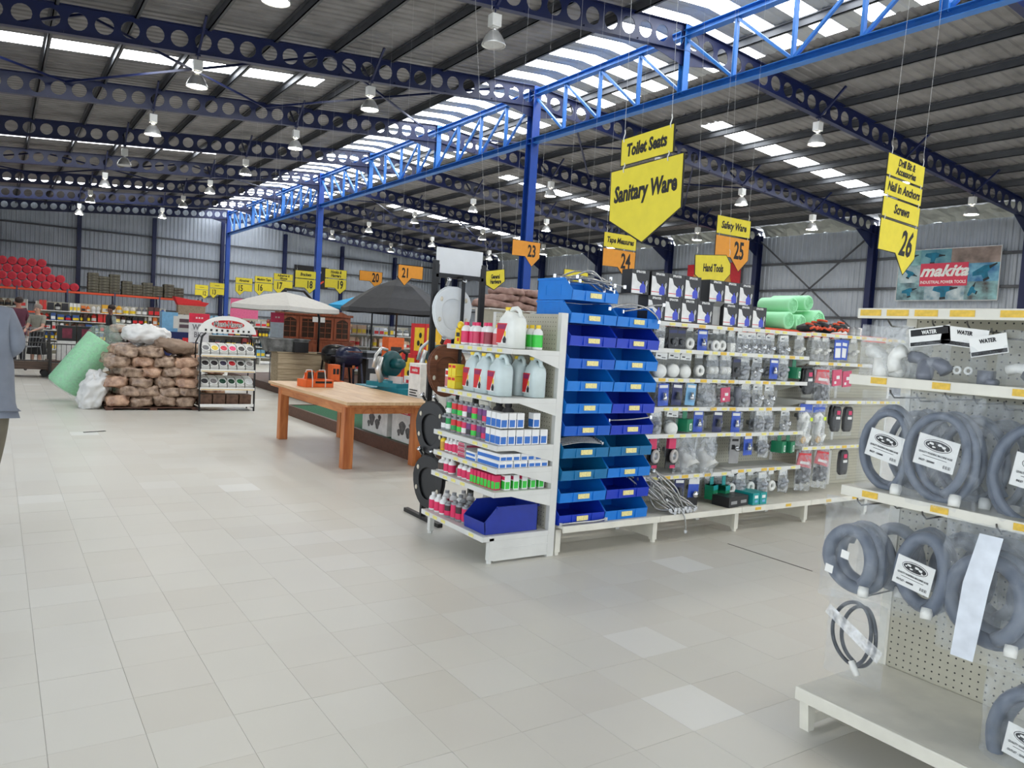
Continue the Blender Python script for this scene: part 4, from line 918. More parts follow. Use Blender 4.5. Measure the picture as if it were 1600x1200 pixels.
# goods
GM = {}
def col(c, rough=.4): return mt('goods_%d_%d_%d' % c, c, rough, var=.06)
PINK, GREEN, RED, BLU, WHT, YEL, BLK, GRY, PUR, LIM = (222, 40, 96), (30, 160, 84), (214, 40, 44), (44, 110, 196), (238, 238, 236), (240, 206, 40), (34, 34, 38), (150, 152, 154), (110, 50, 120), (60, 206, 70)
def goods(kind, sz, cols):
    k = (kind, sz, cols)
    if k in GM: return GM[k]
    p = []
    if kind == 'bottle':
        r, h = sz; p.append(('body', MB().lathe([(r * .94, 0), (r, .006), (r, h * .68), (r * .85, h * .78), (r * .42, h * .85), (r * .42, h * .87)], 14).mesh('body', col(cols[0]), True)))
        p.append(('label', MB().lathe([(r + .0008, h * .1), (r + .0008, h * .6)], 14, cap=False).mesh('label', col(cols[1]), True)))
        p.append(('cap', MB().lathe([(r * .5, h * .86), (r * .5, h)], 12).mesh('cap', col(cols[2]))))
    elif kind == 'can':
        r, h = sz; p.append(('body', MB().lathe([(r * .97, 0), (r, .003), (r, h - .004), (r * .96, h)], 14).mesh('body', col(cols[0], .3), True)))
        p.append(('label', MB().lathe([(r + .0008, h * .12), (r + .0008, h * .88)], 14, cap=False).mesh('label', col(cols[1]), True)))
        p.append(('lower_band', MB().lathe([(r + .0013, h * .14), (r + .0013, h * .48)], 14, cap=False).mesh('lower_band', col(cols[2]), True)))
        p.append(('lid', MB().lathe([(r * .55, h), (r * .55, h + .012), (r * .5, h + .014)], 12).mesh('lid', col(cols[3]))))
    elif kind == 'box':          # width along y, depth along x, front towards -x
        w, d, h = sz; p.append(('carton', MB().box(-d / 2, d / 2, -w / 2, w / 2, 0, h).mesh('carton', col(cols[0]))))
        p.append(('front_print', MB().box(-d / 2 - .001, -d / 2, -w * .48, w * .48, h * .06, h * .58).box(-d * .4, d * .35, -w / 2 - .001, -w / 2, h * .08, h * .55).mesh('front_print', col(cols[1]))))
        p.append(('title_print', MB().box(-d / 2 - .0012, -d / 2, -w * .4, w * .4, h * .68, h * .9).mesh('title_print', col(cols[2]))))
    elif kind == 'jug':
        w, d, h = sz; mb = MB(); vs = []; fs = []; n = 20
        prof = [(0, .9, 0), (.01, 1, 0), (.62, 1, 0), (.72, .93, 0), (.82, .72, .0), (.9, .34, .22), (.93, .3, .26)]
        for z, s, o in prof:
            for j in range(n):
                a = 2 * PI * j / n; ca = math.copysign(abs(math.cos(a)) ** .5, math.cos(a)); sa = math.copysign(abs(math.sin(a)) ** .5, math.sin(a))
                vs.append((d / 2 * min(1, s * (1 if s > .8 else .9)) * ca, o * w + w / 2 * s * sa * (1 if s > .5 else .75), z * h))
        for i in range(len(prof) - 1):
            for j in range(n): fs.append((i * n + j, i * n + (j + 1) % n, (i + 1) * n + (j + 1) % n, (i + 1) * n + j))
        fs += [tuple(range(n - 1, -1, -1)), tuple(range((len(prof) - 1) * n, len(prof) * n))]
        p.append(('body', mb.add(vs, fs).mesh('body', cols[0] if not isinstance(cols[0], tuple) else col(cols[0]), True)))
        p.append(('handle', MB().tube([(0, w * .16, h * .86), (0, w * .02, h * .97), (0, -w * .22, h * .98), (0, -w * .38, h * .9), (0, -w * .44, h * .76)], .014, 8).mesh('handle', cols[0] if not isinstance(cols[0], tuple) else col(cols[0]), True)))
        p.append(('cap', MB().lathe([(.023, h * .925), (.023, h)], 12, (0, w * .26, 0)).mesh('cap', col(cols[1]))))
        x = -d / 2 - .0015
        f = lambda pts: MB().add([(x, -a * w, b * h) for a, b in pts] + [(x + .001, -a * w, b * h) for a, b in pts], [tuple(range(len(pts))), tuple(range(2 * len(pts) - 1, len(pts) - 1, -1))])
        p.append(('label', f([(-.42, .1), (.16, .1), (.16, .6), (-.42, .6)]).mesh('label', col(WHT))))
        x -= .0012; p.append(('red_print', f([(-.42, .12), (-.16, .12), (.16, .6), (-.42, .6)]).mesh('red_print', col(cols[2]))))
        x -= .001; p.append(('purple_print', f([(-.38, .46), (.04, .46), (.1, .57), (-.38, .57)]).mesh('purple_print', col((150, 40, 90)))))
        p.append(('can_print', f([(-.02, .12), (.12, .12), (.14, .22), (.05, .3), (-.06, .2)]).mesh('can_print', col(BLK))))
        p.append(('yellow_print', f([(.0, .3), (.1, .28), (.1, .4), (.04, .42)]).mesh('yellow_print', col(YEL))))
    elif kind == 'spray':
        p.append(('body', MB().add([(-.02, -.04, 0), (.02, -.04, 0), (.02, .04, 0), (-.02, .04, 0), (-.02, -.04, .1), (.02, -.04, .1), (.02, .02, .12), (-.02, .02, .12)], [(0, 3, 2, 1), (4, 5, 6, 7), (0, 1, 5, 4), (1, 2, 6, 5), (2, 3, 7, 6), (3, 0, 4, 7)]).mesh('body', col(YEL))))
        p.append(('dark_print', MB().box(-.022, -.02, -.036, .01, .055, .085).mesh('dark_print', col(BLK)))); p.append(('red_print', MB().box(-.022, -.02, -.03, -.005, .02, .045).mesh('red_print', col(RED))))
        p.append(('head', MB().ball((0, -.01, .14), .025, .028, .03, 8, 5).mesh('head', col(YEL), True)))
    GM[k] = p
    return p
def put(nm, lab, cat, grp, loc, kind, sz, cols, rz=0):
    t = thing(nm, lab, cat, grp, loc, (0, 0, rz + R.uniform(-.05, .05)))
    for n, m in goods(kind, sz, cols): link(n, m, t)
    return t
frost = mt('frosted_hdpe', (206, 220, 220), .35, var=.05); milk = mt('milk_white_hdpe', (234, 236, 230), .35, var=.04)
S = 'shelf goods on the end shelf'
# top shelf
put('spray_pack', 'yellow spray pack at the far end of the top shelf', 'bottle', S, (2.86, 5.0, 1.42), 'spray', (1,), (YEL,))
tops = [(4.9, 0), (4.82, 0), (4.74, 1), (4.66, 1), (4.585, 2)]
for i, (y, c) in enumerate(tops):
    put('squat_bottle', f'white bottle with crimson label, {ORD[i]} from the far end of the top shelf', 'bottle', S, (2.86 + .02 * (i % 2), y, 1.42), 'bottle', (.037, .165), (WHT, [PINK, (206, 50, 90), (150, 44, 60)][c], PINK))
put('squat_bottle', 'white bottle with pink and green label beside the big jug', 'bottle', S, (2.88, 4.5, 1.42), 'bottle', (.037, .155), (WHT, (200, 96, 100), YEL))
put('jug', 'big milk white jug with red label on the top shelf', 'jug', S, (2.90, 4.36, 1.42), 'jug', (.2, .13, .275), (milk, YEL, RED))
for i, y in enumerate((4.40, 4.33, 4.255)):
    put('squat_bottle', f'white bottle with green label behind the big jug, {ORD[i]} from the left', 'bottle', S, (3.04 + .0 * i, y - .0, 1.42), 'bottle', (.034, .165), (WHT, LIM, YEL))
# second shelf
put('carton', 'red and white carton at the far end of the second shelf', 'box', S, (2.82, 5.03, 1.097), 'box', (.055, .06, .135), (WHT, (200, 120, 120), RED))
for i, (y, z) in enumerate(((4.945, 0), (4.89, 0), (4.945, .09), (4.89, .09))):
    put('tin', f'yellow tin with red band, {["lower far", "lower near", "upper far", "upper near"][i]} one of a block of four', 'tin', S, (2.80, y, 1.097 + z), 'box', (.052, .07, .088), (YEL, (238, 216, 60), RED))
for i, (y, x) in enumerate(((4.74, 2.86), (4.565, 2.85), (4.375, 2.84))):
    put('jug', f'clear jug with red label on the second shelf, {ORD[i]} from the far end', 'jug', S, (x, y, 1.097), 'jug', (.165, .125, .275), (frost, YEL, RED))
for i, (y, x) in enumerate(((4.60, 3.03), (4.42, 3.02), (4.285, 3.06))):
    put('jug', f'clear jug in the back row of the second shelf, {ORD[i]} from the far end', 'jug', S, (x, y, 1.097), 'jug', (.13, .12, .27), (frost, YEL, RED), .0)
# third shelf: two layers of tins
row = [(5.03, BLK, WHT, 'black and white'), (4.965, GREEN, WHT, 'green and white'), (4.885, RED, GREEN, 'red and green'), (4.80, RED, LIM, 'red and lime'), (4.73, PINK, WHT, 'pink and white'), (4.665, PUR, BLK, 'purple and black'), (4.60, PINK, LIM, 'pink and lime'), (4.525, PUR, (70, 80, 90), 'purple and grey'), (4.46, PUR, PINK, 'purple and pink')]
for i, (y, a, b, n) in enumerate(row):
    for l in range(2):
        if i == 0 and l: continue
        put('tin', f'{n} paint tin in the {["lower", "upper"][l]} layer of the third shelf', 'tin', S, (2.80, y, .782 + l * .118), 'can', (.031, .104), (GRY, a, b, GRY))
wl_ = [(2.79, 4.375), (2.79, 4.31), (2.79, 4.25), (2.855, 4.25), (2.92, 4.25), (2.985, 4.25), (3.05, 4.25), (3.12, 4.25)]
for i, (x, y) in enumerate(wl_):
    for l in range(2):
        if l and i in (5, 7): continue
        put('tin', f'white and blue tin, {ORD[i]} in the {["lower", "upper"][l]} layer of the corner block', 'tin', S, (x, y, .782 + l * .112), 'box', (.056, .056, .1), (WHT, BLU, WHT))
for i, y in enumerate((4.62, 4.5)):
    put('jar', f'dark grey jar behind the tins, {ORD[i]} from the left', 'jar', S, (3.0, y, .782), 'bottle', (.05, .26), ((92, 92, 94), (80, 80, 84), BLK))
# fourth shelf
put('small_bottle', 'small ochre bottle at the far end of the fourth shelf', 'bottle', S, (2.79, 5.02, .63), 'bottle', (.026, .105), (YEL, (200, 150, 50), GRY))
for i, y in enumerate((4.955, 4.90, 4.84, 4.78)):
    put('small_bottle', f'small pink-label bottle on the fourth shelf, {ORD[i]} from the far end', 'bottle', S, (2.79, y, .63), 'bottle', (.025, .1 + .015 * (i > 1)), (WHT, PINK, WHT))
for i, (y, z) in enumerate(((4.69, 0), (4.69, .035), (4.69, .07))):
    put('flat_box', f'flat crimson box stacked on the fourth shelf, {ORD[i]} from below', 'box', S, (2.83, y, .63 + z), 'box', (.1, .16, .033), ((200, 196, 196), (176, 60, 90), PINK))
for i, (y, z) in enumerate(((4.56, 0), (4.56, .03))):
    put('flat_box', f'flat blue and white box, {["lower", "upper"][i]} of the pair at mid fourth shelf', 'box', S, (2.83, y, .63 + z), 'box', (.13, .16, .03), (WHT, BLU, WHT))
for i in range(7):
    for l in range(2 if i < 6 else 3):
        put('slim_box', f'slim white blue-ended box, {ORD[i]} from the corner, {["bottom", "second", "third"][l]} layer, fourth shelf', 'box', S, (2.79 + .058 * i, 4.35, .63 + l * .048), 'box', (.27, .055, .046), (WHT, BLU, WHT))
# fifth shelf
put('jar', 'white jar with dark label at the far end of the fifth shelf', 'jar', S, (2.80, 5.02, .475), 'bottle', (.042, .1), (WHT, (80, 60, 50), WHT))
for i, y in enumerate((4.945, 4.875, 4.74, 4.68, 4.61)):
    put('small_bottle', f'white-capped pink bottle on the fifth shelf, {ORD[i]} from the far end', 'bottle', S, (2.79, y, .475), 'bottle', (.029, .108), (WHT, PINK, WHT if i < 2 else GRY))
for i in range(7):
    put('slim_tin', f'pink and green slim tin on the fifth shelf front, {ORD[i]} from the left', 'tin', S, (2.785 + .002 * i, 4.55 - .043 * i, .475), 'box', (.038, .05, .095), (PINK, LIM, PINK))
for i, x in enumerate((2.86, 2.93, 3.0, 3.07, 3.14)):
    put('slim_tin', f'pink and green tin along the fifth shelf side, {ORD[i]} from the corner', 'tin', S, (x, 4.27, .475), 'box', (.05, .045, .1), (WHT, LIM, PINK))
# base shelf
for i, y in enumerate((5.02, 4.94, 4.86)):
    put('small_bottle', f'white-capped crimson bottle on the base shelf, {ORD[i]} from the far end', 'bottle', S, (2.73, y, .185), 'bottle', (.033, .13), (WHT, PINK, WHT))
for i, (x, y) in enumerate(((2.83, 5.0), (2.84, 4.91), (2.85, 4.83), (2.95, 4.96), (2.95, 4.86))):
    put('small_bottle', f'grey-topped bottle in the back rows of the base shelf, {ORD[i]} from the left', 'bottle', S, (x, y, .185), 'bottle', (.034, .14), (WHT, (200, 60, 90), GRY))
for i, (x, y) in enumerate(((2.73, 4.785), (2.74, 4.715), (2.74, 4.645), (2.75, 4.575), (2.83, 4.75), (2.84, 4.68), (2.84, 4.61))):
    put('tin', f'crimson and black tin on the base shelf, {ORD[i]} of the seven', 'tin', S, (x, y, .185), 'can', (.031, .115 - .02 * (i == 0)), (GRY, PINK if i % 2 else (60, 40, 44), PINK, GRY))
t = thing('storage_bin', 'big dark blue bin standing on the base of the end shelf', 'bin', loc=(2.70, 4.51, .186), rot=(0, 0, -PI / 2))
link('body', bin_mesh(.27, .18, .42, mt('bin_navy', (24, 48, 150), .35), .45), t)
MB().box(-.006, .276, .41, .428, .165, .183).box(-.006, .006, .085, .42, .165, .183).box(.264, .276, .085, .42, .165, .183).build('rim', mt('bin_navy'), t)

# ------------------------------------------------------------------ toilet seat stand behind the end shelf
st = thing('display_stand', 'dark steel display stand with a blank white board on top', 'stand', loc=(3.07, 5.45, 0))
for x, m in ((-.2, 0), (.235, 0)):
    MB().box(x - .022, x + .022, -.015, .015, 0, 2.06).build('post', black, st)
    MB().box(x - .02, x + .02, -.3, .3, 0, .03).build('foot', black, st)
MB().box(-.008, .014, -.11, -.09, .35, 1.95).box(-.008, .014, -.09, .0, 1.93, 1.95).box(-.008, .014, -.09, .0, .35, .37).build('middle_rail', black, st)
MB().box(-.2, .235, -.015, .015, 1.93, 1.965).box(-.2, .235, -.015, .015, .3, .33).build('cross_bar', black, st)
MB().box(-.2, .22, -.008, .002, 1.955, 2.165).build('header_board', mt('blank_board', (226, 228, 230), .5, var=.02), st)
for x in (-.2, .22): MB().box(x - .012, x + .025, -.018, .012, 1.955, 2.03).build('board_clip', black, st)
def seat(nm, lab, m, mtx, hm):
    t = thing(nm, lab, 'toilet seat', 'toilet seats on the stand', mtx=mtx)
    n = 28
    def egg(a, rx, ryt, ryb): return (rx * math.cos(a), (ryt if math.sin(a) > 0 else ryb) * math.sin(a))
    def slab(nm, sc, z0, z1, hole=None):
        mb = MB(); o = [egg(2 * PI * i / n, .175 * sc, .17 * sc, .255 * sc) for i in range(n)]
        o = [(x * (1 if y < .02 else .98), min(y, .165 * sc)) for x, y in o]
        if hole is None: mb.prism(o, z0, z1)
        else:
            h = [egg(2 * PI * i / n, .1, .085, .16) for i in range(n)]; h = [(x, y - .02) for x, y in h]
            vs = [(x, y, z) for z in (z0, z1) for x, y in o] + [(x, y, z) for z in (z0, z1) for x, y in h]
            for i in range(n):
                q = (i + 1) % n
                mb.add([vs[i], vs[q], vs[n + q], vs[n + i], vs[2 * n + i], vs[2 * n + q], vs[3 * n + q], vs[3 * n + i]], [(0, 1, 2, 3), (5, 4, 7, 6), (3, 2, 6, 7), (1, 0, 4, 5)])
        mb.build(nm, m, t, bevel=.006)
    slab('lid', 1.0, -.018, .0); slab('ring', .97, .002, .02, 1)
    for x in (-.07, .07): MB().lathe([(.014, 0), (.014, .05), (.02, .05), (.02, .06)], 10).build('hinge', hm, t, True, (x, .17, .02), (-.9, 0, 0))
    for x, y in ((-.12, -.1), (.12, -.1), (-.11, .06), (.11, .06)): MB().ball((x, y, .022), .014, .02, .007, 8, 4).build('bumper', mt('seat_bumper', (214, 206, 186), .5), t, True)
seat('toilet_seat', 'white toilet seat hanging high on the dark stand', mt('seat_white', (226, 230, 232), .25, var=.03), face_mtx((3.01, 5.40, 1.70), FX), chrome)
seat('toilet_seat', 'brown wooden toilet seat hanging below the white one', wood('seat_brown', (92, 54, 36), (128, 78, 52), 4), face_mtx((2.99, 5.40, 1.24), FX), chrome)
seat('toilet_seat', 'upper black toilet seat on the left side of the stand', black, face_mtx((2.82, 5.28, .80), (.25, -1, 0)), chrome)
seat('toilet_seat', 'lower black toilet seat on the left side of the stand', black, face_mtx((2.82, 5.28, .38), (.25, -1, 0)), chrome)
# ------------------------------------------------------------------ wooden table
tw = wood('table_pine', (176, 104, 58), (206, 138, 84), 2.2, .42, (9, 1.2, 9)); tt = wood('table_top_pine', (196, 158, 118), (222, 190, 150), 2.5, .4, (10, 1, 10)); lw = wood('leg_pine', (170, 92, 46), (204, 128, 72), 2.2, .42, (9, 9, 1))
tb_ = thing('wooden_table', 'orange-brown pine table standing in the open aisle', 'table', loc=(3.5, 8.78, 0))
for i in range(6):
    a = -.52 + i * 1.05 / 6
    MB().box(a + .001, a + 1.05 / 6 - .001, -1.36, 1.37, .70, .733).build('plank', tt, tb_, bevel=.003)
MB().box(-.5, .51, -1.33, 1.34, .675, .70).build('top_frame', tw, tb_, bevel=.004)
for s in (-1, 1):
    MB().box(s * .42 - .015, s * .42 + .015, -1.1, 1.15, .585, .675).build('apron', tw, tb_); MB().box(-.4, .42, s * 1.12 - .015 + .02, s * 1.12 + .035, .585, .675).build('apron', tw, tb_)
for x, y in ((-.388, -1.075), (.42, -1.075), (-.388, 1.12), (.42, 1.12)): MB().box(x - .055, x + .055, y - .055, y + .055, 0, .675).build('leg', lw, tb_, bevel=.006)
oc = mt('orange_carton', (222, 98, 34), .5); t = thing('grill_carton', 'orange carton with white straps on the pine table', 'box', loc=(3.31, 9.3, .734), rot=(0, 0, .1))
MB().box(-.18, .18, -.13, .13, 0, .09).build('carton', oc, t)
for x0, x1 in ((-.15, -.05), (-.02, .1)):
    MB().box(x0, x1, -.07, -.06, .09, .2).build('display_board', oc, t); MB().box(x0 + .012, x1 - .012, -.075, -.07, .105, .185).build('picture_print', mt('dark_picture', (44, 38, 36), .5, var=.5, scale=30), t)
MB().box(-.12, .12, .05, .06, .09, .17).build('back_board', oc, t)
for x in (-.1, .07): MB().tube([(x, -.135, 0), (x, -.135, .09), (x + .01, -.08, .21), (x + .01, .07, .2), (x, .135, .09), (x, .135, 0)], .006, 5).build('strap', white, t)
MB().box(-.06, .16, -.1315, -.13, .05, .075).build('lettering_print', ink, t)

# ------------------------------------------------------------------ display plinths
brn = wood('plinth_timber', (70, 44, 32), (98, 62, 46), 3, .5); turf = mt('plinth_turf', (38, 96, 66), .9, var=.25, scale=40, bump=.4)
def plinth(lab, x0, x1, y0, y1, top):
    t = thing('display_plinth', lab, 'platform', 'display platforms', ((x0 + x1) / 2, (y0 + y1) / 2, 0)); w = (x1 - x0) / 2; d = (y1 - y0) / 2
    for a in ((-w, w, -d, -d + .05), (-w, w, d - .05, d), (-w, -w + .05, -d + .05, d - .05), (w - .05, w, -d + .05, d - .05)): MB().box(*a, 0, .16).build('edge_board', brn, t)
    MB().box(-w + .05, w - .05, -d + .05, d - .05, 0, .15).build('top_mat', top, t)
plinth('brown plinth with green turf under the saw cartons', 4.0, 6.3, 7.45, 12.6, turf)
plinth('brown plinth carrying the furniture and parasols', 5.0, 10.2, 13.2, 20.6, brn)
mkw = mt('tool_carton_white', (226, 226, 222), .5); mkr = mt('tool_brand_red', (206, 40, 60), .45); mkt = mt('tool_teal', (0, 120, 136), .4); mkd = mt('tool_dark_teal', (10, 74, 78), .38); pic = mt('saw_picture_grey', (92, 92, 92), .5, var=.7, scale=16)
def tool_carton(lab, loc, sz, brand=None, big=False):
    t = thing('tool_carton', lab, 'box', 'power tool cartons', loc); w, d, h = sz      # front towards -x, width along y
    MB().box(-d / 2, d / 2, -w / 2, w / 2, 0, h).build('carton', mkw, t, bevel=.004)
    f = link('front_print', None, t, mtx=face_mtx((-d / 2 - .001, 0, 0), FY))
    f = MB().box(-w * .4, w * .4, h * (.78 if big else .8), h * .93, 0, .001).build('brand_panel', mkr, t); f.matrix_basis = face_mtx((-d / 2 - .001, 0, 0), FY)
    text('makita', h * .1, mkw, f, (0, h * .86, .0015), .02, 1., .3)
    p = MB()
    for (cx, cy, r) in ((-.1, .4, .2), (.12, .3, .16), (.2, .5, .1), (-.22, .25, .1)):
        p.prism([(w * cx + h * r * math.cos(a) * (1 + .3 * math.sin(3 * a)), h * cy + h * r * math.sin(a)) for a in [2 * PI * i / 14 for i in range(14)]], 0, .0012 + cx * .0008)
    if not big: p = p.build('saw_picture', pic, t); p.matrix_basis = face_mtx((-d / 2 - .001, 0, 0), FY)
    else:
        for i in range(6):
            q = MB().box(-w * .38, w * (.3 - .1 * (i % 2)), h * (.42 - .055 * i), h * (.445 - .055 * i), 0, .001).build('text_line', ink, t); q.matrix_basis = face_mtx((-d / 2 - .001, 0, 0), FY)
    for o in [c for c in t.children if c.data is None]: bpy.data.objects.remove(o)
    return t
tool_carton('long white saw carton under the table, farther one', (4.35, 9.25, .15), (.78, .5, .42))
tool_carton('long white saw carton under the table, nearer one', (4.35, 8.35, .15), (.74, .5, .42))
tool_carton('upright white tool carton behind the stand post', (4.24, 8.1, .57), (.3, .35, .55), big=True)
tool_carton('white saw carton in the second row of the plinth', (5.1, 9.6, .15), (.8, .5, .7))
tool_carton('white saw carton behind, beside the red boxes', (5.1, 8.7, .15), (.8, .5, .7))
def saw(lab, loc, rz, sc=1.):
    t = thing('mitre_saw', lab, 'saw', 'mitre saws on display', loc, (0, 0, rz)); t.scale = (sc,) * 3
    MB().box(-.25, .25, -.14, .14, 0, .05).lathe([(.15, .05), (.15, .075)], 20).build('base', mkt, t)
    MB().box(-.26, -.05, .05, .08, .05, .13).box(.05, .26, .05, .08, .05, .13).build('fence', alu, t)
    MB().tube([(0, .14, .06), (0, .2, .2), (0, .16, .34)], .035, 8).build('arm', alu, t, True)
    g_ = MB(); g_.T = MX.Translation((-.01, .0, .26)) @ MX.Rotation(PI / 2, 4, 'Y'); g_.lathe([(.03, -.05), (.14, -.045), (.155, -.02), (.155, .02), (.14, .045), (.03, .05)], 22); g_.build('blade_guard', mkd, t, True)
    g_ = MB(); g_.T = MX.Translation((.045, .0, .22)) @ MX.Rotation(PI / 2, 4, 'Y'); g_.lathe([(.02, 0), (.13, .002), (.13, .006), (.02, .008)], 22); g_.build('blade', steel, t)
    g_ = MB(); g_.T = MX.Translation((-.06, .02, .27)) @ MX.Rotation(-PI / 2, 4, 'Y'); g_.lathe([(.06, 0), (.06, .13), (.045, .16), (.02, .17)], 16); g_.build('motor', mkd, t, True)
    MB().tube([(0, -.08, .38), (0, -.17, .42), (0, -.25, .38), (0, -.24, .3), (0, -.15, .3)], .018, 8).build('handle', ink, t, True)
    MB().tube([(.02, .05, .42), (.02, .14, .44), (.02, .22, .36), (.02, .25, .22)], .02, 8).build('dust_pipe', alu, t, True)
carton('tool_case', 'teal tool case on the saw cartons, nearer one', 'case', 'teal tool cases', (4.33, 8.95, .57), (.42, .62, .2), mkt)
carton('tool_case', 'teal tool case on the saw cartons, farther one', 'case', 'teal tool cases', (4.3, 9.65, .57), (.4, .6, .16), mkt)
saw('dark teal mitre saw on the teal case behind the table', (4.2, 9.05, .77), 1.9, 1.1)
saw('higher mitre saw beside the red and yellow boxes', (5.05, 9.35, .85), 1.2, 1.15)
rdm = mt('heater_box_red', (204, 32, 38), .45); ylm = mt('heater_box_yellow', (240, 196, 40), .45)
for i, (x, y, z) in enumerate(((5.6, 11.0, .15), (5.6, 10.4, .15), (5.62, 11.0, .65), (5.62, 10.45, .65), (5.64, 10.75, 1.13))):
    t = thing('red_carton', f'red carton with yellow panel, {["lower far", "lower near", "middle far", "middle near", "topmost"][i]} of the stack', 'box', 'red and yellow cartons', (x, y, z))
    MB().box(-.22, .22, -.25, .25, 0, .48).build('carton', rdm, t)
    MB().box(-.222, -.22, -.2, .12, .06, .42).build('yellow_panel', ylm, t); MB().box(-.2, .05, -.252, -.25, .06, .42).build('yellow_panel', ylm, t)
    for k, (a, b) in enumerate(((-.08, .3), (-.02, .18), (-.12, .14))): MB().ball((-.222, a, b), .002, .05, .045, 8, 4).build('tool_print', ink, t)
for i, (x, y, z) in enumerate(((6.36, 13.7, .15), (6.36, 13.7, .55), (6.38, 13.7, .95))): carton('orange_carton', f'orange carton under the black parasol, {ORD[i]} from below', 'box', 'orange cartons by the parasol', (x, y, z), (.32, .3, .39), oc, [(.15, .85, .3, .55, mt('dark_picture'))])
for i, (x, z) in enumerate(((5.25, .16), (5.42, .16), (5.33, .47))): carton('heater_carton', f'small orange carton left of the navy grill, {["left", "right", "upper"][i]} one', 'box', 'orange cartons by the grill', (x, 14.0, z), (.165, .2, .3), oc, [(.2, .5, .4, .75, ink), (.6, .9, .4, .75, ink)])
# ------------------------------------------------------------------ grills, tub, plank box
nvy = mt('grill_navy', (26, 34, 62), .3); blk2 = mt('grill_black', (24, 24, 26), .35)
def grill(lab, loc, m, w):
    t = thing('barrel_grill', lab, 'grill', 'barbecue grills', loc)
    MB().ball((0, 0, .72), w, .27, .22, 16, 8, pw=.75).build('barrel', m, t, True)
    MB().box(-w - .02, w + .02, -.29, .29, .71, .735).build('rim', m, t); MB().tube([(-.15, -.28, .84), (-.15, -.32, .84), (.15, -.32, .84), (.15, -.28, .84)], .012, 6).build('lid_handle', chrome, t)
    for x in (-w * .7, w * .7):
        for y in (-.2, .2): MB().bar((x, y, .6), (x * 1.25, y * 1.3, 0), .035).build('leg', m, t)
    MB().box(w + .02, w + .3, -.22, .22, .70, .72).build('side_shelf', steel, t); MB().lathe([(.03, .5), (.03, .56)], 10, (0, -.26, 0)).build('knob', mt('copper_knob', (200, 120, 70), .3, .8), t)
grill('navy barrel grill with copper knob on the furniture plinth', (6.02, 15, .16), nvy, .26)
grill('black barrel grill left of the navy grill', (6.12, 16.0, .16), blk2, .3)
t = thing('steel_counter', 'grey steel barbecue counter right of the navy grill', 'counter', loc=(6.6, 15.2, .16))
MB().box(-.22, .3, -.25, .25, .82, .86).build('worktop', steel, t); MB().box(-.2, .28, -.22, .22, .05, .82).build('body', dgrey, t); MB().box(-.16, .24, -.225, -.22, .5, .7).build('drawer_front', steel, t)
pb_w = wood('pale_planks', (170, 150, 120), (206, 188, 156), 3, .6, (1, 10, 10))
t = thing('plank_counter', 'pale rough plank counter behind the pine table', 'counter', loc=(5.55, 16.5, .16))
for i in range(6): MB().box(-.52, .52, -.02, .0, .005 + i * .114, .005 + i * .114 + .108).build('plank', pb_w, t)
MB().box(-.52, .52, .0, .5, 0, .68).build('body', pb_w, t); MB().box(-.55, .55, -.04, .52, .69, .72).build('top_board', pb_w, t)
t = thing('patterned_tub', 'grey marbled tub standing on the plank counter', 'tub', loc=(5.2, 16.65, .88))
cam_ = mt('marbled_grey', (150, 152, 150), .4, dirt=(44, 48, 48), scale=6)
MB().add([(-.4, -.2, 0), (.4, -.2, 0), (.4, .2, 0), (-.4, .2, 0), (-.46, -.25, .26), (.46, -.25, .26), (.46, .25, .26), (-.46, .25, .26)], [(0, 3, 2, 1), (4, 5, 6, 7), (0, 1, 5, 4), (1, 2, 6, 5), (2, 3, 7, 6), (3, 0, 4, 7)]).build('basin', cam_, t); MB().box(-.48, .48, -.27, .27, .26, .285).build('rim', cam_, t)
carton('black_box', 'plain black box beside the marbled tub', 'box', None, (5.46, 16.25 + .13, .88), (.3, .2, .22), blk2)
# ------------------------------------------------------------------ dresser
cw = wood('dresser_mahogany', (122, 60, 36), (168, 92, 58), 2.5, .35, (8, 8, 1)); gl = mt('dresser_glass', (58, 40, 32), .12)
t = thing('wooden_dresser', 'reddish wooden display dresser with arched glazed doors', 'cabinet', loc=(6.76, 19.2, .16))
MB().box(-.95, .95, -.28, .28, 0, .9).build('sideboard', cw, t); MB().box(-.98, .98, -.3, .3, .9, .94).build('sideboard_top', cw, t); MB().box(-.9, .9, -.1, .26, .94, 1.56).build('hutch', cw, t)
for i in range(4):
    x = -.9 + i * .45; d = link('door', MB().box(x + .01, x + .07, -.13, -.1, .96, 1.52).box(x + .38, x + .44, -.13, -.1, .96, 1.52).box(x + .07, x + .38, -.13, -.1, .96, 1.01).mesh('door', cw), t)
    m = MB(); m.T = MX.Translation((0, -.1, 0)) @ MX.Rotation(PI / 2, 4, 'X'); n = 8
    arc = [(x + .07 + .31 * k / n, 1.42 + (.07 * math.sin(PI * k / n) if i in (0, 3) else .05)) for k in range(n + 1)]
    m.prism([(x + .07, 1.52)] + arc + [(x + .38, 1.52)], 0, .03); m.build('arch', cw, d)
    MB().box(x + .07, x + .38, -.112, -.108, 1.01, 1.5).build('pane', gl, d)
    for z in (1.14, 1.27, 1.4): MB().box(x + .07, x + .38, -.12, -.112, z - .006, z + .006).build('glazing_bar', cw, d)
    MB().box(x + .22, x + .232, -.12, -.112, 1.01, 1.46).build('glazing_bar', cw, d)
    q = link('lower_door', MB().box(x + .02, x + .43, -.3, -.28, .08, .84).mesh('lower_door', cw), t); MB().ball((x + .38, -.31, .48), .015).build('knob', chrome, q)
m = MB(); m.T = MX.Translation((0, .26, 0)) @ MX.Rotation(PI / 2, 4, 'X')
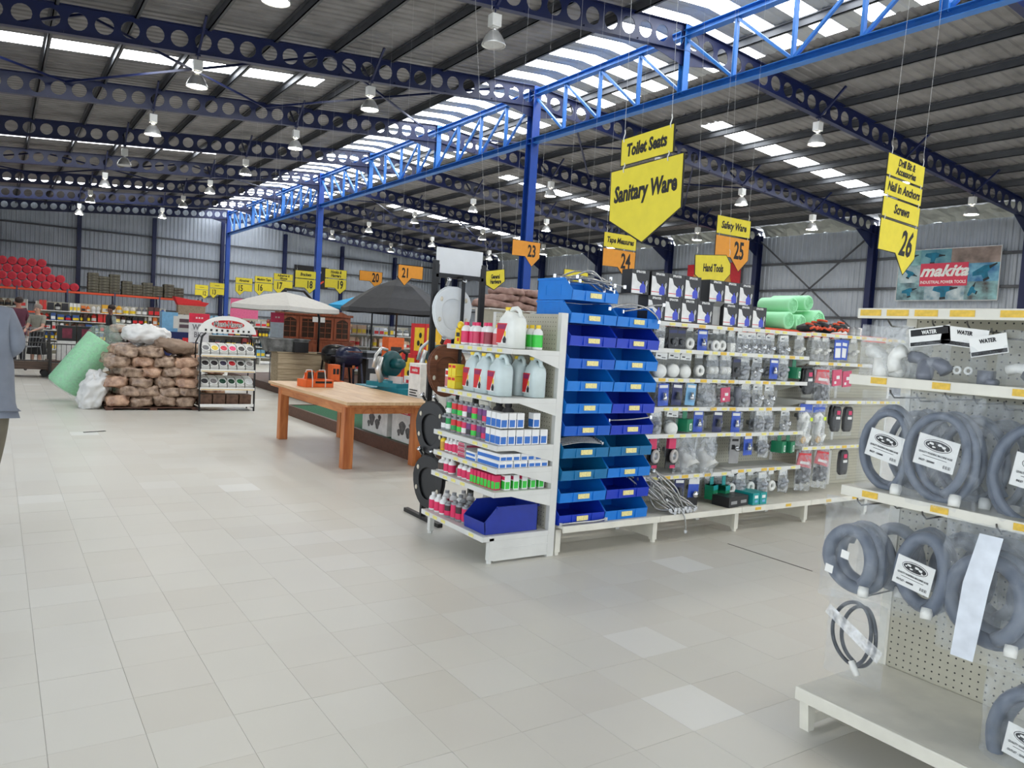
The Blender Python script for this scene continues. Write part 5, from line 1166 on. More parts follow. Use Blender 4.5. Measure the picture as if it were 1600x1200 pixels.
m.prism([(-.95, 1.56), (.95, 1.56), (.95, 1.62), (.8, 1.62), (.65, 1.68), (.5, 1.7), (.35, 1.64), (-.35, 1.64), (-.5, 1.7), (-.65, 1.68), (-.8, 1.62), (-.95, 1.62)], 0, .42); m.build('cornice', cw, t)
MB().box(-.12, .2, -.145, -.135, 1.4, 1.53).build('price_card', card, t)
# ------------------------------------------------------------------ parasols
def parasol(lab, loc, r, ze, zt, m, m2, n=8, rot=0, pole=True, base=True):
    t = thing('parasol', lab, 'parasol', 'garden parasols', loc, (0, 0, rot))
    vs = [(0, 0, zt)]; fs = []; ring = []
    for k, (f, zz) in enumerate(((.4, .72), (.75, .34), (1, 0))):
        for j in range(n * 2):
            a = 2 * PI * j / (n * 2); q = math.cos(PI / n) if j % 2 else 1; sag = -.02 * f if j % 2 else 0
            vs.append((r * f * q * math.cos(a), r * f * q * math.sin(a), ze + (zt - ze) * zz + sag))
    N = n * 2
    for j in range(N): fs.append((0, 1 + j, 1 + (j + 1) % N))
    for k in range(2):
        for j in range(N): fs.append((1 + k * N + j, 1 + (k + 1) * N + j, 1 + (k + 1) * N + (j + 1) % N, 1 + k * N + (j + 1) % N))
    o = MB().add(vs, fs).build('canopy', m, t, False); sd = o.modifiers.new('thickness', 'SOLIDIFY'); sd.thickness = .006
    va = []; fa = []
    for j in range(N):
        x, y, z = vs[1 + 2 * N + j]; va += [(x, y, z), (x * 1.005, y * 1.005, z - .09)]
    for j in range(N): fa.append((2 * j, 2 * j + 1, (2 * j + 3) % (2 * N), (2 * j + 2) % (2 * N)))
    o = MB().add(va, fa).build('valance', m, t); sd = o.modifiers.new('thickness', 'SOLIDIFY'); sd.thickness = .004
    for j in range(n):
        a = 2 * PI * j / n; MB().bar((0, 0, zt - .03), (r * .98 * math.cos(a), r * .98 * math.sin(a), ze - .015), .02).build('rib', m2, t)
        MB().bar((0, 0, ze - .1), (r * .55 * math.cos(a), r * .55 * math.sin(a), ze + (zt - ze) * .45 - .03), .016).build('strut', m2, t)
    MB().tube([(0, 0, .05), (0, 0, zt + .06)], .022, 8).build('pole', m2, t)
    MB().lathe([(.25, 0), (.25, .04), (.06, .07), (.04, .3), (.03, .3)], 14).build('base', m2, t)
    MB().lathe([(.03, zt), (.05, zt + .03), (.02, zt + .07)], 8).build('finial', m2, t, True)
    return t
cv = mt('parasol_white', (212, 210, 204), .8, var=.04); cb = mt('parasol_charcoal', (62, 63, 66), .8, var=.08); cu_ = mt('parasol_blue', (40, 160, 214), .7, var=.06)
wp_ = parasol('off-white cantilever parasol over the dresser', (5.34, 17.2, .16), 1.28, 1.69, 2.02, cv, blk2, 6, .3)
MB().tube([(1.2, 1.1, 0), (1.2, 1.1, 1.5), (1.05, 1.0, 1.85), (.65, .7, 2.1), (0, 0, 2.08)], .03, 8).build('arm', blk2, wp_, True, rot=(0, 0, -.3)); MB().box(.9, 1.5, .8, 1.4, 0, .05).build('foot_plate', blk2, wp_, rot=(0, 0, -.3))
for o in list(wp_.children):
    if o.name.split('.')[0] in ('pole', 'base'): bpy.data.objects.remove(o)
parasol('charcoal parasol behind the toilet seat stand', (7.6, 16.2, .16), 1.28, 1.78, 2.5, cb, mt('parasol_pole_wood', (92, 70, 56), .5), 8, .2)
parasol('sky blue parasol beyond the charcoal one', (8.6, 19.9, .16), 1.3, 1.9, 2.25, cu_, blk2, 6, .1)
# ------------------------------------------------------------------ reel rack with arched header
blr = mt('rack_black_steel', (28, 28, 30), .4)
t = thing('reel_rack', 'black wire rack with arched white header and three shelf tiers', 'rack', loc=(3.18, 13.08, 0))
for s in (-1, 1):
    MB().tube([(s * .43, -.02, 0), (s * .43, 0, .6), (s * .43, .05, 1.05), (s * .4, .1, 1.2), (s * .34, .12, 1.26)], .016, 7).build('side_post', blr, t, True); MB().tube([(s * .43, .42, 0), (s * .43, .4, 1.1), (s * .4, .3, 1.22)], .012, 7).build('rear_post', blr, t, True)
    MB().tube([(s * .43, -.02, .05), (s * .43, .42, .05)], .012, 6).build('foot_rail', blr, t)
for k, z in enumerate((.09, .36, .655, .9)):
    MB().box(-.43, .43, .0, .42, z - .01, z).build('tray', blr if k == 0 else white, t); MB().box(-.43, .43, -.03, -.022, z - .02, z + .025).build('price_strip', card, t)
    if k: MB().box(-.42, .42, -.0315, -.03, z - .012, z - .002).build('yellow_line', tick, t)
m = MB(); m.T = MX.Translation((0, .12, 0)) @ MX.Rotation(PI / 2, 4, 'X'); m.prism([(.46 * math.cos(PI * k / 20), 1.265 + .285 * math.sin(PI * k / 20)) for k in range(21)], 0, .012); hb = m.build('header_board', card, t)
e_ = MB(); e_.T = MX.Translation((0, .105, 1.41)) @ MX.Rotation(PI / 2, 4, 'X'); e_.prism([(.26 * math.cos(2 * PI * k / 24), .07 * math.sin(2 * PI * k / 24)) for k in range(24)], 0, .002); e_.build('red_oval', rdm, hb)
x_ = text('Must-Haves', .12, card, hb, (0, 0, 0), .05, .78); x_.matrix_basis = face_mtx((0, .10, 1.41), FX) @ MX.Diagonal((.8, 1, 1, 1))
x_ = text('Must-Haves', .12, ink, hb, (0, 0, 0), .0, .78); x_.matrix_basis = face_mtx((0, .0985, 1.41), FX) @ MX.Diagonal((.8, 1, 1, 1))
for k in range(9): MB().box(-.36 + .085 * k, -.33 + .085 * k, .1, .106, 1.29, 1.325).build('tool_print', ink if k != 5 else rdm, hb)
reel_c = [[(110, 110, 112), (226, 200, 70), (214, 60, 80), (230, 70, 120), (70, 66, 64), (120, 120, 118)], [(46, 44, 46), (50, 46, 48), (66, 60, 84), (196, 40, 50), (60, 58, 56), (150, 146, 142)], [(52, 52, 56), (130, 126, 126), (24, 70, 52), (20, 60, 40), (30, 110, 60), (220, 222, 222)]]
for r_ in range(3):
    for c in range(6):
        t = thing('reel_tub', f'white tub with a {["grey", "yellow", "red", "pink", "brown", "pale"][c] if r_ == 0 else ["dark", "dark", "violet", "red", "brown", "pale"][c] if r_ == 1 else ["dark", "grey", "deep green", "green", "bright green", "white"][c]} coil, {ORD[c]} of the {["top", "middle", "lower"][r_]} tier', 'tub', 'coil tubs on the reel rack', (2.83 + .14 * c, 13.1, (.9, .655, .36)[r_]))
        MB().add([(-.062, .0, 0), (.062, .0, 0), (.062, .3, 0), (-.062, .3, 0), (-.062, -.02, .06), (.062, -.02, .06), (.062, .3, .2), (-.062, .3, .2), (-.062, .09, .17), (.062, .09, .17)], [(0, 3, 2, 1), (0, 1, 5, 4), (4, 5, 9, 8), (8, 9, 6, 7), (2, 3, 7, 6), (1, 2, 6, 9, 5), (3, 0, 4, 8, 7)]).build('tub', white, t)
        T_ = MX.Translation((0, .03, .118)) @ MX.Rotation(.78, 4, 'X')
        m = MB(); m.T = T_; m.tube([(.06 * math.cos(2 * PI * k / 18), .06 * math.sin(2 * PI * k / 18), .006) for k in range(18)], .0085, 6, True); m.build('rim', card, t, True)
        m = MB(); m.T = T_; m.lathe([(.056, .0), (.056, .008), (.03, .013), (.012, .009)], 16); m.build('coil', col(reel_c[r_][c]), t)
for c in range(4): carton('brown_pack', f'brown log pack on the bottom tray of the reel rack, {ORD[c]} from the left', 'pack', 'packs on the bottom tray', (2.87 + .21 * c, 13.3, .09), (.19, .25, .17), mt('log_brown', (112, 84, 68), .6, var=.4, scale=18))
# ------------------------------------------------------------------ pallet of firewood bags, white sacks, green roll
wbag = mt('firewood_bag', (196, 170, 148), .26, dirt=(98, 76, 62), scale=11, bump=1.); wbag2 = mt('firewood_bag_pink', (216, 178, 150), .26, dirt=(128, 94, 76), scale=9, bump=1.); wsk = mt('white_sack', (222, 222, 220), .4, var=.06, scale=6, bump=.5)
t = thing('timber_pallet', 'low timber pallet under the firewood bags', 'pallet', loc=(2.1, 13.75, 0))
for i in range(6): MB().box(-.68, .68, -.55 + i * .2, -.43 + i * .2, .03, .045).build('deck_board', brn, t)
for x in (-.62, 0, .62): MB().box(x - .05, x + .05, -.55, .58, 0, .03).build('bearer', brn, t)
CT = {}
def crumple(o, lv, st, sc):
    if sc not in CT:
        CT[sc] = bpy.data.textures.new('crumple', 'CLOUDS'); CT[sc].noise_scale = sc; CT[sc].noise_depth = 2
    sd = o.modifiers.new('sub', 'SUBSURF'); sd.levels = lv; sd.render_levels = lv
    dm = o.modifiers.new('crumple', 'DISPLACE'); dm.texture = CT[sc]; dm.strength = st; dm.mid_level = .5; dm.texture_coords = 'GLOBAL'
rr = random.Random(12)
lay = ['bottom', 'second', 'third', 'fourth', 'fifth', 'sixth']
for l in range(6):
    for c in range(4 if l < 5 else 2):
        for d in range(2):
            x = 1.62 + .32 * c + (.12 if l % 2 else 0) + rr.uniform(-.03, .03); x = min(x, 2.6)
            m = MB(); m.ball((0, 0, .085), rr.uniform(.17, .2), .27, .09, 14, 9, jit=.13, pw=.5)
            m.build('firewood_bag', wbag if rr.random() < .65 else wbag2, None, True, (x, 13.47 + .52 * d, .045 + l * .155), (rr.uniform(-.06, .06), rr.uniform(-.12, .12), rr.uniform(-.3, .3)))
            crumple(COL.objects[-1], 1, .09, .07)
            tag(COL.objects[-1], f'plastic bag of split firewood, {ORD[c]} from the left in the {["front", "back"][d]} {lay[l]} layer', 'firewood bag', 'firewood bags on the pallet')
def lump(nm, lab, cat, m, c, s, rot=(0, 0, 0), jit=.08, pw=.7):
    b = MB(); b.ball((0, 0, 0), *s, 16, 10, jit=jit, pw=pw)
    o = b.build(nm, m, None, True, c, rot); crumple(o, 2, .13, .11)
    return tag(o, lab, cat)
lump('white_sack', 'big white plastic sack lying on top of the firewood', 'sack', wsk, (2.05, 13.75, 1.16), (.36, .3, .15), (0, .1, .2))
lump('paper_sack', 'brown paper sack draped on top of the firewood', 'sack', mt('brown_paper_sack', (150, 128, 110), .6, var=.2, scale=5, bump=.4), (2.42, 13.55, 1.02), (.33, .26, .1), (0, .12, -.2))
lump('white_sack', 'crumpled white plastic sack on the floor left of the pallet', 'sack', wsk, (1.28, 13.55, .27), (.17, .3, .3), (.1, .3, .1), .12)
lump('paper_sack', 'second brown sack sagging over the right top of the pile', 'sack', mt('brown_paper_sack'), (2.55, 13.8, .98), (.2, .26, .12), (0, .3, .3))
t = thing('foam_roll', 'big pale green foam roll in a clear bag leaning on the firewood', 'roll', loc=(.93, 14.6, .2), rot=(0, .63, 0))
gfm = mt('green_foam', (154, 222, 172), .45, var=.04, scale=3)
MB().lathe([(.10, 0), (.25, .02), (.28, .06), (.28, .98), (.265, 1.0), (.05, 1.005)], 26).build('roll', gfm, t, True)
fm = film('green_bag_film', (232, 246, 238), .16, .2)
b = MB(); pr_ = [(.2, -.02), (.285, .04), (.289, .6), (.287, 1.0), (.27, 1.1), (.2, 1.2), (.07, 1.27), (.06, 1.3), (.12, 1.37), (.17, 1.43)]; b.lathe(pr_, 24, cap=False)
b.v = [(x * (1 + R.uniform(-.06, .06) * (z > 1)), y * (1 + R.uniform(-.06, .06) * (z > 1)), z) for x, y, z in b.v]; b.build('bag', fm, t, True)
# ------------------------------------------------------------------ racks beyond the long gondola
orr = mt('rack_orange', (214, 76, 40), .45); gyd = mt('rack_deck_board', (136, 120, 100), .7, var=.2)
def racking(lab, x0, x1, y0, y1, levels, posts, h):
    t = thing('pallet_rack', lab, 'rack', 'orange pallet racks', (x0, y0, 0)); w = x1 - x0; d = y1 - y0
    for i in range(posts):
        x = w * i / (posts - 1)
        for y in (0, d): MB().box(x - .04, x + .04, y - .035, y + .035, 0, h).build('upright', mt('rack_blue_grey', (58, 66, 92), .45), t)
        for k in range(2): MB().bar((x, 0, .3 + k * h * .45), (x, d, .3 + k * h * .45 + h * .35), .03).build('lacing', mt('rack_blue_grey'), t)
    for z in levels:
        for i in range(posts - 1):
            a, b = w * i / (posts - 1) + .04, w * (i + 1) / (posts - 1) - .04
            for y in (-.02, d - .02): MB().box(a, b, y, y + .04, z - .11, z).build('beam', orr, t)
            MB().box(a, b, .02, d - .02, z - .02, z).build('deck', gyd, t)
    return t
racking('orange rack under the green foam rolls beyond the long gondola', 9.2, 15.2, 9.0, 9.9, (.9, 1.93), 4, 1.93)
gf2 = mt('green_foam')
def roll(lab, c, r, ln, ax, m, nm='foam_roll', cat='roll', grp=None, n=16):
    t = thing(nm, lab, cat, grp, c); b = MB(); b.T = MX.Rotation(PI / 2, 4, 'X') if ax == 'y' else MX.Rotation(PI / 2, 4, 'Y')
    b.lathe([(r * .2, -ln / 2 + .02), (r * .55, -ln / 2 + .004), (r * .6, -ln / 2 + .012), (r * .92, -ln / 2), (r, -ln / 2 + .02), (r, ln / 2 - .02), (r * .92, ln / 2), (r * .3, ln / 2 - .02)], n); b.build('roll', m, t, True)
    s = MB(); s.T = b.T @ MX.Translation((0, 0, ln / 2 * (1 if ax == 'y' else -1))); s.tube([((.15 + .7 * k / 24) * r * math.cos(k * .9), (.15 + .7 * k / 24) * r * math.sin(k * .9), .002) for k in range(25)], .008, 4); s.build('spiral_edge', m, t)
    return t
G8 = [((10.6, 9.4, 2.07), .14, .7, 'x'), ((10.3, 9.4, 2.34), .13, .8, 'x'), ((11.35, 9.35, 2.08), .15, .6, 'x'), ((11.95, 9.3, 2.09), .16, .7, 'y'), ((12.3, 9.3, 2.07), .15, .7, 'y'), ((12.75, 9.3, 2.13), .2, .8, 'y'), ((12.1, 9.35, 2.37), .15, .7, 'y'), ((12.55, 9.4, 2.45), .14, .8, 'y'), ((9.9, 9.4, 2.1), .17, .8, 'x')]
GL = ['long flat green foam roll at mid rack', 'green foam roll lying on top at the left of the rack', 'pale green foam roll lying sideways before the end-on ones', 'end-on green foam roll, lower left of the cluster', 'end-on green foam roll, lower middle of the cluster', 'biggest end-on green foam roll at the lower right', 'end-on green foam roll, upper left of the cluster', 'green foam roll, upper right of the cluster', 'green foam roll at the far left of the rack']
for (c, r, ln, ax), L_ in zip(G8, GL): roll(L_, c, r, ln, ax, gf2, grp='green foam rolls')
carton('white_carton', 'long white carton lying on the rack right of the green rolls', 'box', None, (13.9, 9.3, 1.93), (1.3, .3, .16), mkw)
# simple stocked gondolas in the following aisles
def plain_gondola(lab, x0, x1, y, h=1.68, levels=(.2, .6, 1.0, 1.35), d=.4, m=white):
    t = thing('shelf_gondola', lab, 'shelving', 'shop gondolas', (x0, y, 0)); w = x1 - x0; n = max(1, round(w / .93))
    MB().box(0, w, -.01, .01, .1, h).build('back_panel', peg, t)
    for i in range(n + 1): MB().box(w * i / n - .02, w * i / n + .02, -.03, .03, 0, h).build('upright', m, t)
    for z in levels:
        for s in (-1, 1):
            for i in range(n): MB().box(w * i / n + .005, w * (i + 1) / n - .005, min(.012 * s, d * s), max(.012 * s, d * s), z - .025, z).build('shelf', m, t)
    for i in range(n + 1): MB().box(w * i / n - .02, w * i / n + .02, -d, d, 0, levels[0] - .025).build('foot', m, t)
    return t
plain_gondola('white gondola carrying the pinkish insulation batts', 7.5, 10.4, 12.5, 2.0, (.2, .6, 1.0, 1.5, 2.0))
bat = mt('pink_brown_batts', (176, 146, 136), .8, dirt=(132, 102, 92), scale=7, bump=.5)
for i in range(9):
    l = i // 3; c = i % 3; b = MB(); b.ball((0, 0, 0), .36 - .05 * l, .38, .075, 20, 8, jit=.06, pw=.55)
    o = b.build('insulation_batt', bat, None, True, (7.78 + .5 * c + .14 * l - (.2 * l if c == 2 else 0), 12.4, 2.07 + .13 * l), (R.uniform(-.05, .05), R.uniform(-.14, .14), R.uniform(-.2, .2)))
    crumple(o, 1, .08, .12)
    tag(o, f'pinkish insulation batt in the mound, {["bottom", "middle", "top"][l]} layer, {["left", "middle", "right"][c]}', 'insulation', 'insulation batts on the gondola')
# gloves and tins on the right of the top shelf
glv = mt('glove_black', (32, 32, 34), .6); glo = mt('glove_orange', (226, 84, 44), .5)
for i in range(6):
    x = 6.12 + .1 * i; t = thing('glove_pair', f'black and orange glove pack on the top shelf, {ORD[i]} from the left', 'gloves', 'glove packs on the top shelf', (x, 4.4 + .02 * (i % 2), 1.70), (0, 0, R.uniform(-.4, .4)))
    b = MB(); b.ball((0, 0, .035 + .02 * (i % 3)), .075, .1, .034, 10, 6, jit=.12); b.build('glove', glv, t, True)
    MB().tube([(-.06, -.08, .03), (-.02, -.095, .05), (.02, -.095, .035), (.06, -.08, .055)], .011, 6).build('orange_trim', glo, t, True); MB().tube([(-.05, -.03, .075 + .02 * (i % 3)), (.0, -.02, .08 + .02 * (i % 3)), (.05, -.04, .07 + .02 * (i % 3))], .01, 6).build('orange_trim', glo, t, True)
for i in range(2):
    put('tin', f'small silver tin at the right end of the top shelf, {ORD[i]} from the gloves', 'tin', 'silver tins on the top shelf', (6.76 + .08 * i, 4.36, 1.70), 'can', (.035, .07), (GRY, (170, 170, 168), (190, 190, 188), GRY))
# ------------------------------------------------------------------ boards on the walls
t = thing('tool_banner', 'large power tool banner on the right wall with red name panel', 'banner', mtx=face_mtx((XE - .22, 18.1, 3.95), FY))
BWd, BHt = 3.9, 2.0
MB().box(0, BWd, 0, BHt, -.03, 0).build('board', mt('banner_white', (222, 226, 226), .5), t); MB().box(-.03, 0, -.03, BHt + .03, -.04, .02).box(BWd, BWd + .03, -.03, BHt + .03, -.04, .02).box(0, BWd, -.03, 0, -.04, .02).box(0, BWd, BHt, BHt + .03, -.04, .02).build('frame', alu, t)
ph = {'a': ((20, 92, 96), (150, 200, 200)), 'b': ((120, 170, 180), (60, 120, 140)), 'c': ((110, 96, 90), (170, 150, 140)), 'd': ((200, 214, 216), (110, 150, 160)), 'e': ((20, 90, 150), (130, 190, 210)), 'f': ((40, 60, 70), (160, 200, 206)), 'g': ((0, 100, 130), (210, 220, 220)), 'h': ((70, 60, 56), (150, 200, 205))}
for (x0, x1, y0, y1, k) in ((0, .9, 1.4, 2, 'a'), (.9, 2.1, 1.4, 2, 'b'), (2.1, 3.9, 1.4, 2, 'c'), (0, .95, .7, 1.4, 'd'), (2.75, 3.9, .7, 1.4, 'e'), (0, 1.15, 0, .7, 'f'), (1.15, 2.7, 0, .7, 'g'), (2.7, 3.9, 0, .7, 'h')):
    MB().box(x0, x1, y0, y1, 0, .003).build('photo_print', mt('photo_' + k, ph[k][1], .5, dirt=ph[k][0], scale=2.2), t)
tp = mt('tool_print_teal', (0, 110, 140), .5, var=.3, scale=4); tk_ = mt('tool_print_dark', (34, 40, 44), .5)
for cx, cy, s, r in ((.45, 1.7, .8, .2), (1.4, 1.7, 1, 0), (.5, 1.05, .7, -.4), (3.35, 1.05, 1.2, .5), (.5, .33, .8, .3), (1.9, .36, 1.2, .1), (3.0, .35, .7, 1.2)):
    m = MB(); m.T = MX.Translation((cx, cy, .004)) @ MX.Rotation(r, 4, 'Z') @ MX.Scale(s, 4); m.prism([(-.35, .05), (-.3, .16), (.1, .18), (.3, .1), (.36, .02), (.1, -.05), (.05, -.22), (-.1, -.22), (-.1, -.05)], 0, .004); m.build('tool_print', tp, t)
    m = MB(); m.T = MX.Translation((cx, cy, .009)) @ MX.Rotation(r, 4, 'Z') @ MX.Scale(s, 4); m.prism([(.2, .0), (.46, .03), (.46, .07), (.22, .1)], 0, .004); m.prism([(-.12, -.2), (.06, -.2), (.07, -.28), (-.13, -.28)], 0, .004); m.build('tool_print', tk_, t)
rp_ = MB().box(.93, 2.78, .55, 1.45, .012, .02).build('red_panel', mt('banner_red', (214, 62, 88), .5, var=.03), t)
text('makita', .62, card, rp_, (1.85, 1.13, .022), .035, 1.12, .35); text('INDUSTRIAL POWER TOOLS', .165, card, rp_, (1.85, .70, .022), .015, .84)
t = thing('red_board', 'plain red board with a yellow emblem on the right wall', 'board', mtx=face_mtx((XE - .22, 29.9, 4.6), FY))
MB().box(0, 3.6, 0, 1.3, -.03, 0).build('board', mt('board_red', (200, 36, 48), .5), t); MB().prism([(2.3, .1), (3.1, .1), (2.85, .9), (2.5, .9)], 0, .01).build('emblem', mt('emblem_ochre', (206, 150, 60), .5), t); MB().prism([(2.45, .95), (2.9, .95), (2.8, 1.1), (2.55, 1.1)], 0, .01).build('emblem', ink, t); MB().prism([(.3, .3), (1.1, .3), (.9, .8), (.5, .8)], 0, .01).build('emblem', mt('emblem_ochre'), t)
t = thing('black_board', 'black banner on the back wall half hidden by the blue column', 'banner', mtx=face_mtx((18.2, Y1 - .3, 4.2), (1, 0, 0)))
MB().box(0, 2.6, 0, 1.6, -.02, 0).build('board', mt('banner_black', (30, 30, 34), .5), t); MB().lathe([(.2, 0), (.2, .01)], 16, (1.85, 1.2, 0)).build('round_print', card, t); MB().prism([(1.9, .2), (2.3, .5), (2.25, .6), (1.85, .35)], 0, .01).build('print', glo, t)
t = thing('pink_board', 'pale pink hoarding beyond the white parasol', 'board', mtx=face_mtx((10.7, 44, 0), (1, 0, 0)))
MB().box(0, 1.5, 1.6, 2.66, -.03, 0).build('board', mt('board_pink', (206, 92, 132), .6), t)
for x in (.05, 1.4): MB().box(x, x + .06, 0, 1.6, -.04, -.01).build('leg', steel, t)
def poster(lab, x, y, z0, w, h, top, body, lines, tc):
    t = thing('poster_stand', lab, 'poster', 'standing posters', mtx=face_mtx((x, y, 0), FX))
    MB().box(0, w, z0, z0 + h, -.01, 0).build('sheet', body, t); q = MB().box(0, w, z0 + h * .68, z0 + h, 0, .002).build('head_panel', top, t)
    text(lines[0], h * .13, card, q, (w / 2, z0 + h * .84, .003), .03, .8)
    for i, s in enumerate(lines[1:]): text(s, h * .26, tc, t, (w / 2, z0 + h * (.52 - .26 * i), .003), .03, .8)
    for a in (.02, w - .04): MB().box(a, a + .02, 0, z0, -.02, -.005).build('leg', steel, t)
poster('standing poster reading WIN BIG behind the firewood', 3.32, 17, .98, .4, .6, mt('poster_red', (214, 34, 66), .5), mt('poster_grey', (214, 214, 216), .5), ['= = =', 'WIN', 'BIG'], mt('poster_letter', (120, 120, 124), .5))
poster('pale blue standing poster left of the dresser', 5.28, 18.0, 1.02, .31, .7, mt('poster_pink', (214, 60, 100), .5), mt('poster_blue', (196, 210, 222), .5), ['= ='], ink)
# ------------------------------------------------------------------ far back: racking, red rolls, bales
racking('long orange rack along the back wall', -1.5, 11.1, 53.0, 54.2, (1.3, 2.6), 6, 2.7)
redf = mt('red_foil_roll', (196, 44, 62), .35, var=.2, scale=5); n_ = 0
for l in range(4):
    cnt = 11 - 2 * l + (1 if l == 3 else 0)
    for i in range(cnt):
        x = -.9 + .48 * i + .24 * l; n_ += 1
        if x > 4.4 - .45 * l: continue
        roll(f'red foil roll seen end-on, {ORD[i]} from the left in the {lay[l]} row of rolls', (x, 53.55, 2.84 + .42 * l), .235, 1.1, 'y', redf, 'foil_roll', 'roll', 'red foil rolls on the back rack', 12)
bale = mt('grey_brown_bale', (112, 108, 92), .6, dirt=(58, 56, 48), scale=5, bump=.3)
for s, (x0, ncol, nl) in enumerate(((4.9, 3, 7), (6.75, 4, 5), (9.15, 2, 5))):
    for c in range(ncol):
        for l in range(nl - (1 if c % 2 else 0)):
            b = MB(); b.ball((0, 0, 0), .3, .4, .09, 12, 6, jit=.03, pw=.22)
            o = b.build('wrapped_bale', bale, None, False, (x0 + .58 * c, 53.55, 2.69 + .172 * l), (0, R.uniform(-.03, .03), 0))
            tag(o, f'brown wrapped bale, {ORD[l]} from below in the {ORD[c]} column of the {["left", "middle", "right"][s]} bale stack', 'bale', 'wrapped bales on the back rack')
t = thing('red_container', 'red plastic container on the rack under the aisle 12 sign', 'container', loc=(10.1, 51.8, 2.2)); MB().add([(-.7, -.3, 0), (.9, -.3, 0), (.9, .3, 0), (-.7, .3, 0), (-.95, -.4, .5), (1.1, -.4, .22), (1.1, .4, .22), (-.95, .4, .5)], [(0, 3, 2, 1), (4, 5, 6, 7), (0, 1, 5, 4), (1, 2, 6, 5), (2, 3, 7, 6), (3, 0, 4, 7)]).build('body', rdm, t); MB().box(-.7, .9, -.3, .3, -2.2, 0).build('plinth', gyd, t)
# ------------------------------------------------------------------ stocked gondolas in the left background
def stock(lab_g, x0, x1, y, h, levels, pal, grp, seed, hmin=.18, hmax=.3, wmin=.09, wmax=.2, d=.3):
    h = levels[-1] + .26; plain_gondola(lab_g, x0, x1, y, h, levels, .38)
    rr = random.Random(seed)
    for li, z in enumerate(levels):
        x = x0 + .06; top = (levels[li + 1] if li + 1 < len(levels) else h + .12) - z - .04; i = 0
        while x < x1 - .15:
            w = rr.uniform(wmin, wmax); hh = min(top, rr.uniform(hmin, hmax)); c = rr.choice(pal); reps = rr.randint(1, 3)
            for _ in range(reps):
                if x > x1 - .15: break
                k = ('far', round(w, 2), round(hh, 2), c, rr.random() < .5)
                if k not in GM:
                    b = MB()
                    if k[4]: b.box(-w * .46, w * .46, 0, .2, 0, hh, 0); b.box(-w * .4, w * .4, -.002, 0, hh * .15, hh * .55, 1)
                    else: b.lathe([(w * .45, 0), (w * .45, hh * .75), (w * .2, hh * .9), (w * .2, hh)], 8, (0, .1, 0), 0); b.lathe([(w * .46, hh * .15), (w * .46, hh * .5)], 8, (0, .1, 0), 1, False)
                    GM[k] = b.mesh('goods', [col(c), col(rr.choice([WHT, YEL, RED, BLK, (200, 200, 196)]))])
                o = link('packaged_item', GM[k], None, (x + w / 2, y - .36 + rr.uniform(0, .05), z))
                tag(o, f'packaged item, {ORD[min(i, 39)]} from the left on the {ORD[li]} shelf up of the {grp}', 'package', grp + ' stock'); x += w + .008; i += 1
            x += rr.uniform(0, .02)
P1 = [(226, 226, 224), (210, 206, 200), (40, 40, 46), (200, 60, 50), (226, 170, 50), (60, 90, 150), (120, 120, 124), (224, 120, 50), (90, 60, 54)]
stock('white far gondola with yellow-edged shelves behind the trolleys', 1.05, 4.7, 28, 1.8, (.25, .55, .85, 1.15, 1.45), P1, 'paint gondola', 1)
stock('dark goods gondola right of the paint gondola', 4.9, 8.6, 27.6, 1.7, (.25, .6, .95, 1.3), [(50, 50, 56), (70, 72, 80), (220, 220, 220), (190, 190, 190), (120, 170, 200), (150, 60, 60)], 'tool gondola', 2)
stock('white gondola between the dresser and the white parasol', 8.2, 10.6, 24.5, 1.75, (.25, .6, .95, 1.3), P1 + [(214, 80, 130)], 'bright gondola', 3)
stock('white gondola under the sky blue parasol', 8.2, 11.0, 21.4, 1.7, (.25, .6, .95, 1.3), [(236, 236, 234), (226, 226, 222), (210, 214, 220), (226, 190, 160), (120, 124, 126)], 'pale gondola', 4)
stock('orange edged gondola at the far left', -1.5, .9, 31, 1.75, (.3, .7, 1.1, 1.5), [(150, 40, 44), (60, 60, 60), (180, 176, 170), (110, 90, 70)], 'far left gondola', 5)
# dark display boxes and charcoal pallets
mar = mt('maroon_picture', (110, 30, 52), .4, var=.5, scale=8)
for i, (x, z) in enumerate(((1.34, .36), (1.72, .36))):
    t = thing('display_box', f'dark boxed heater with maroon picture, {["left", "right"][i]} one behind the green roll', 'box', 'dark heater boxes', (x, 20, z)); MB().box(-.18, .18, -.1, .2, .44, .78).build('carton', blk2, t); MB().box(-.09, .1, -.103, -.1, .5, .72).build('picture', mar, t); MB().box(-.18, .18, -.1, .2, 0, .44).build('lower_carton', mkw if i == 0 else mt('dull_pink_carton', (150, 110, 104), .6), t)
carton('low_table', 'low board table under the dark heater boxes', 'table', None, (1.5, 20.05, 0), (1.1, .6, .36), brn)
chb = mt('charcoal_bag', (58, 52, 50), .5, dirt=(150, 140, 134), scale=4)
for l in range(6):
    for c in range(3):
        b = MB(); b.ball((0, 0, 0), .19, .3, .1, 12, 6, jit=.06, pw=.6); o = b.build('charcoal_bag', chb if l < 5 else wbag2, None, True, (2.4 + .37 * c, 20.2, .2 + l * .185), (0, R.uniform(-.1, .1), R.uniform(-.1, .1)))
        tag(o, f'bag in the charcoal stack behind the firewood, {["left", "middle", "right"][c]} column, {lay[l]} layer', 'charcoal bag', 'charcoal bag stack')
carton('timber_skid', 'timber skid under the charcoal bag stack', 'pallet', None, (2.77, 20.2, 0), (1.15, .7, .1), pb_w)
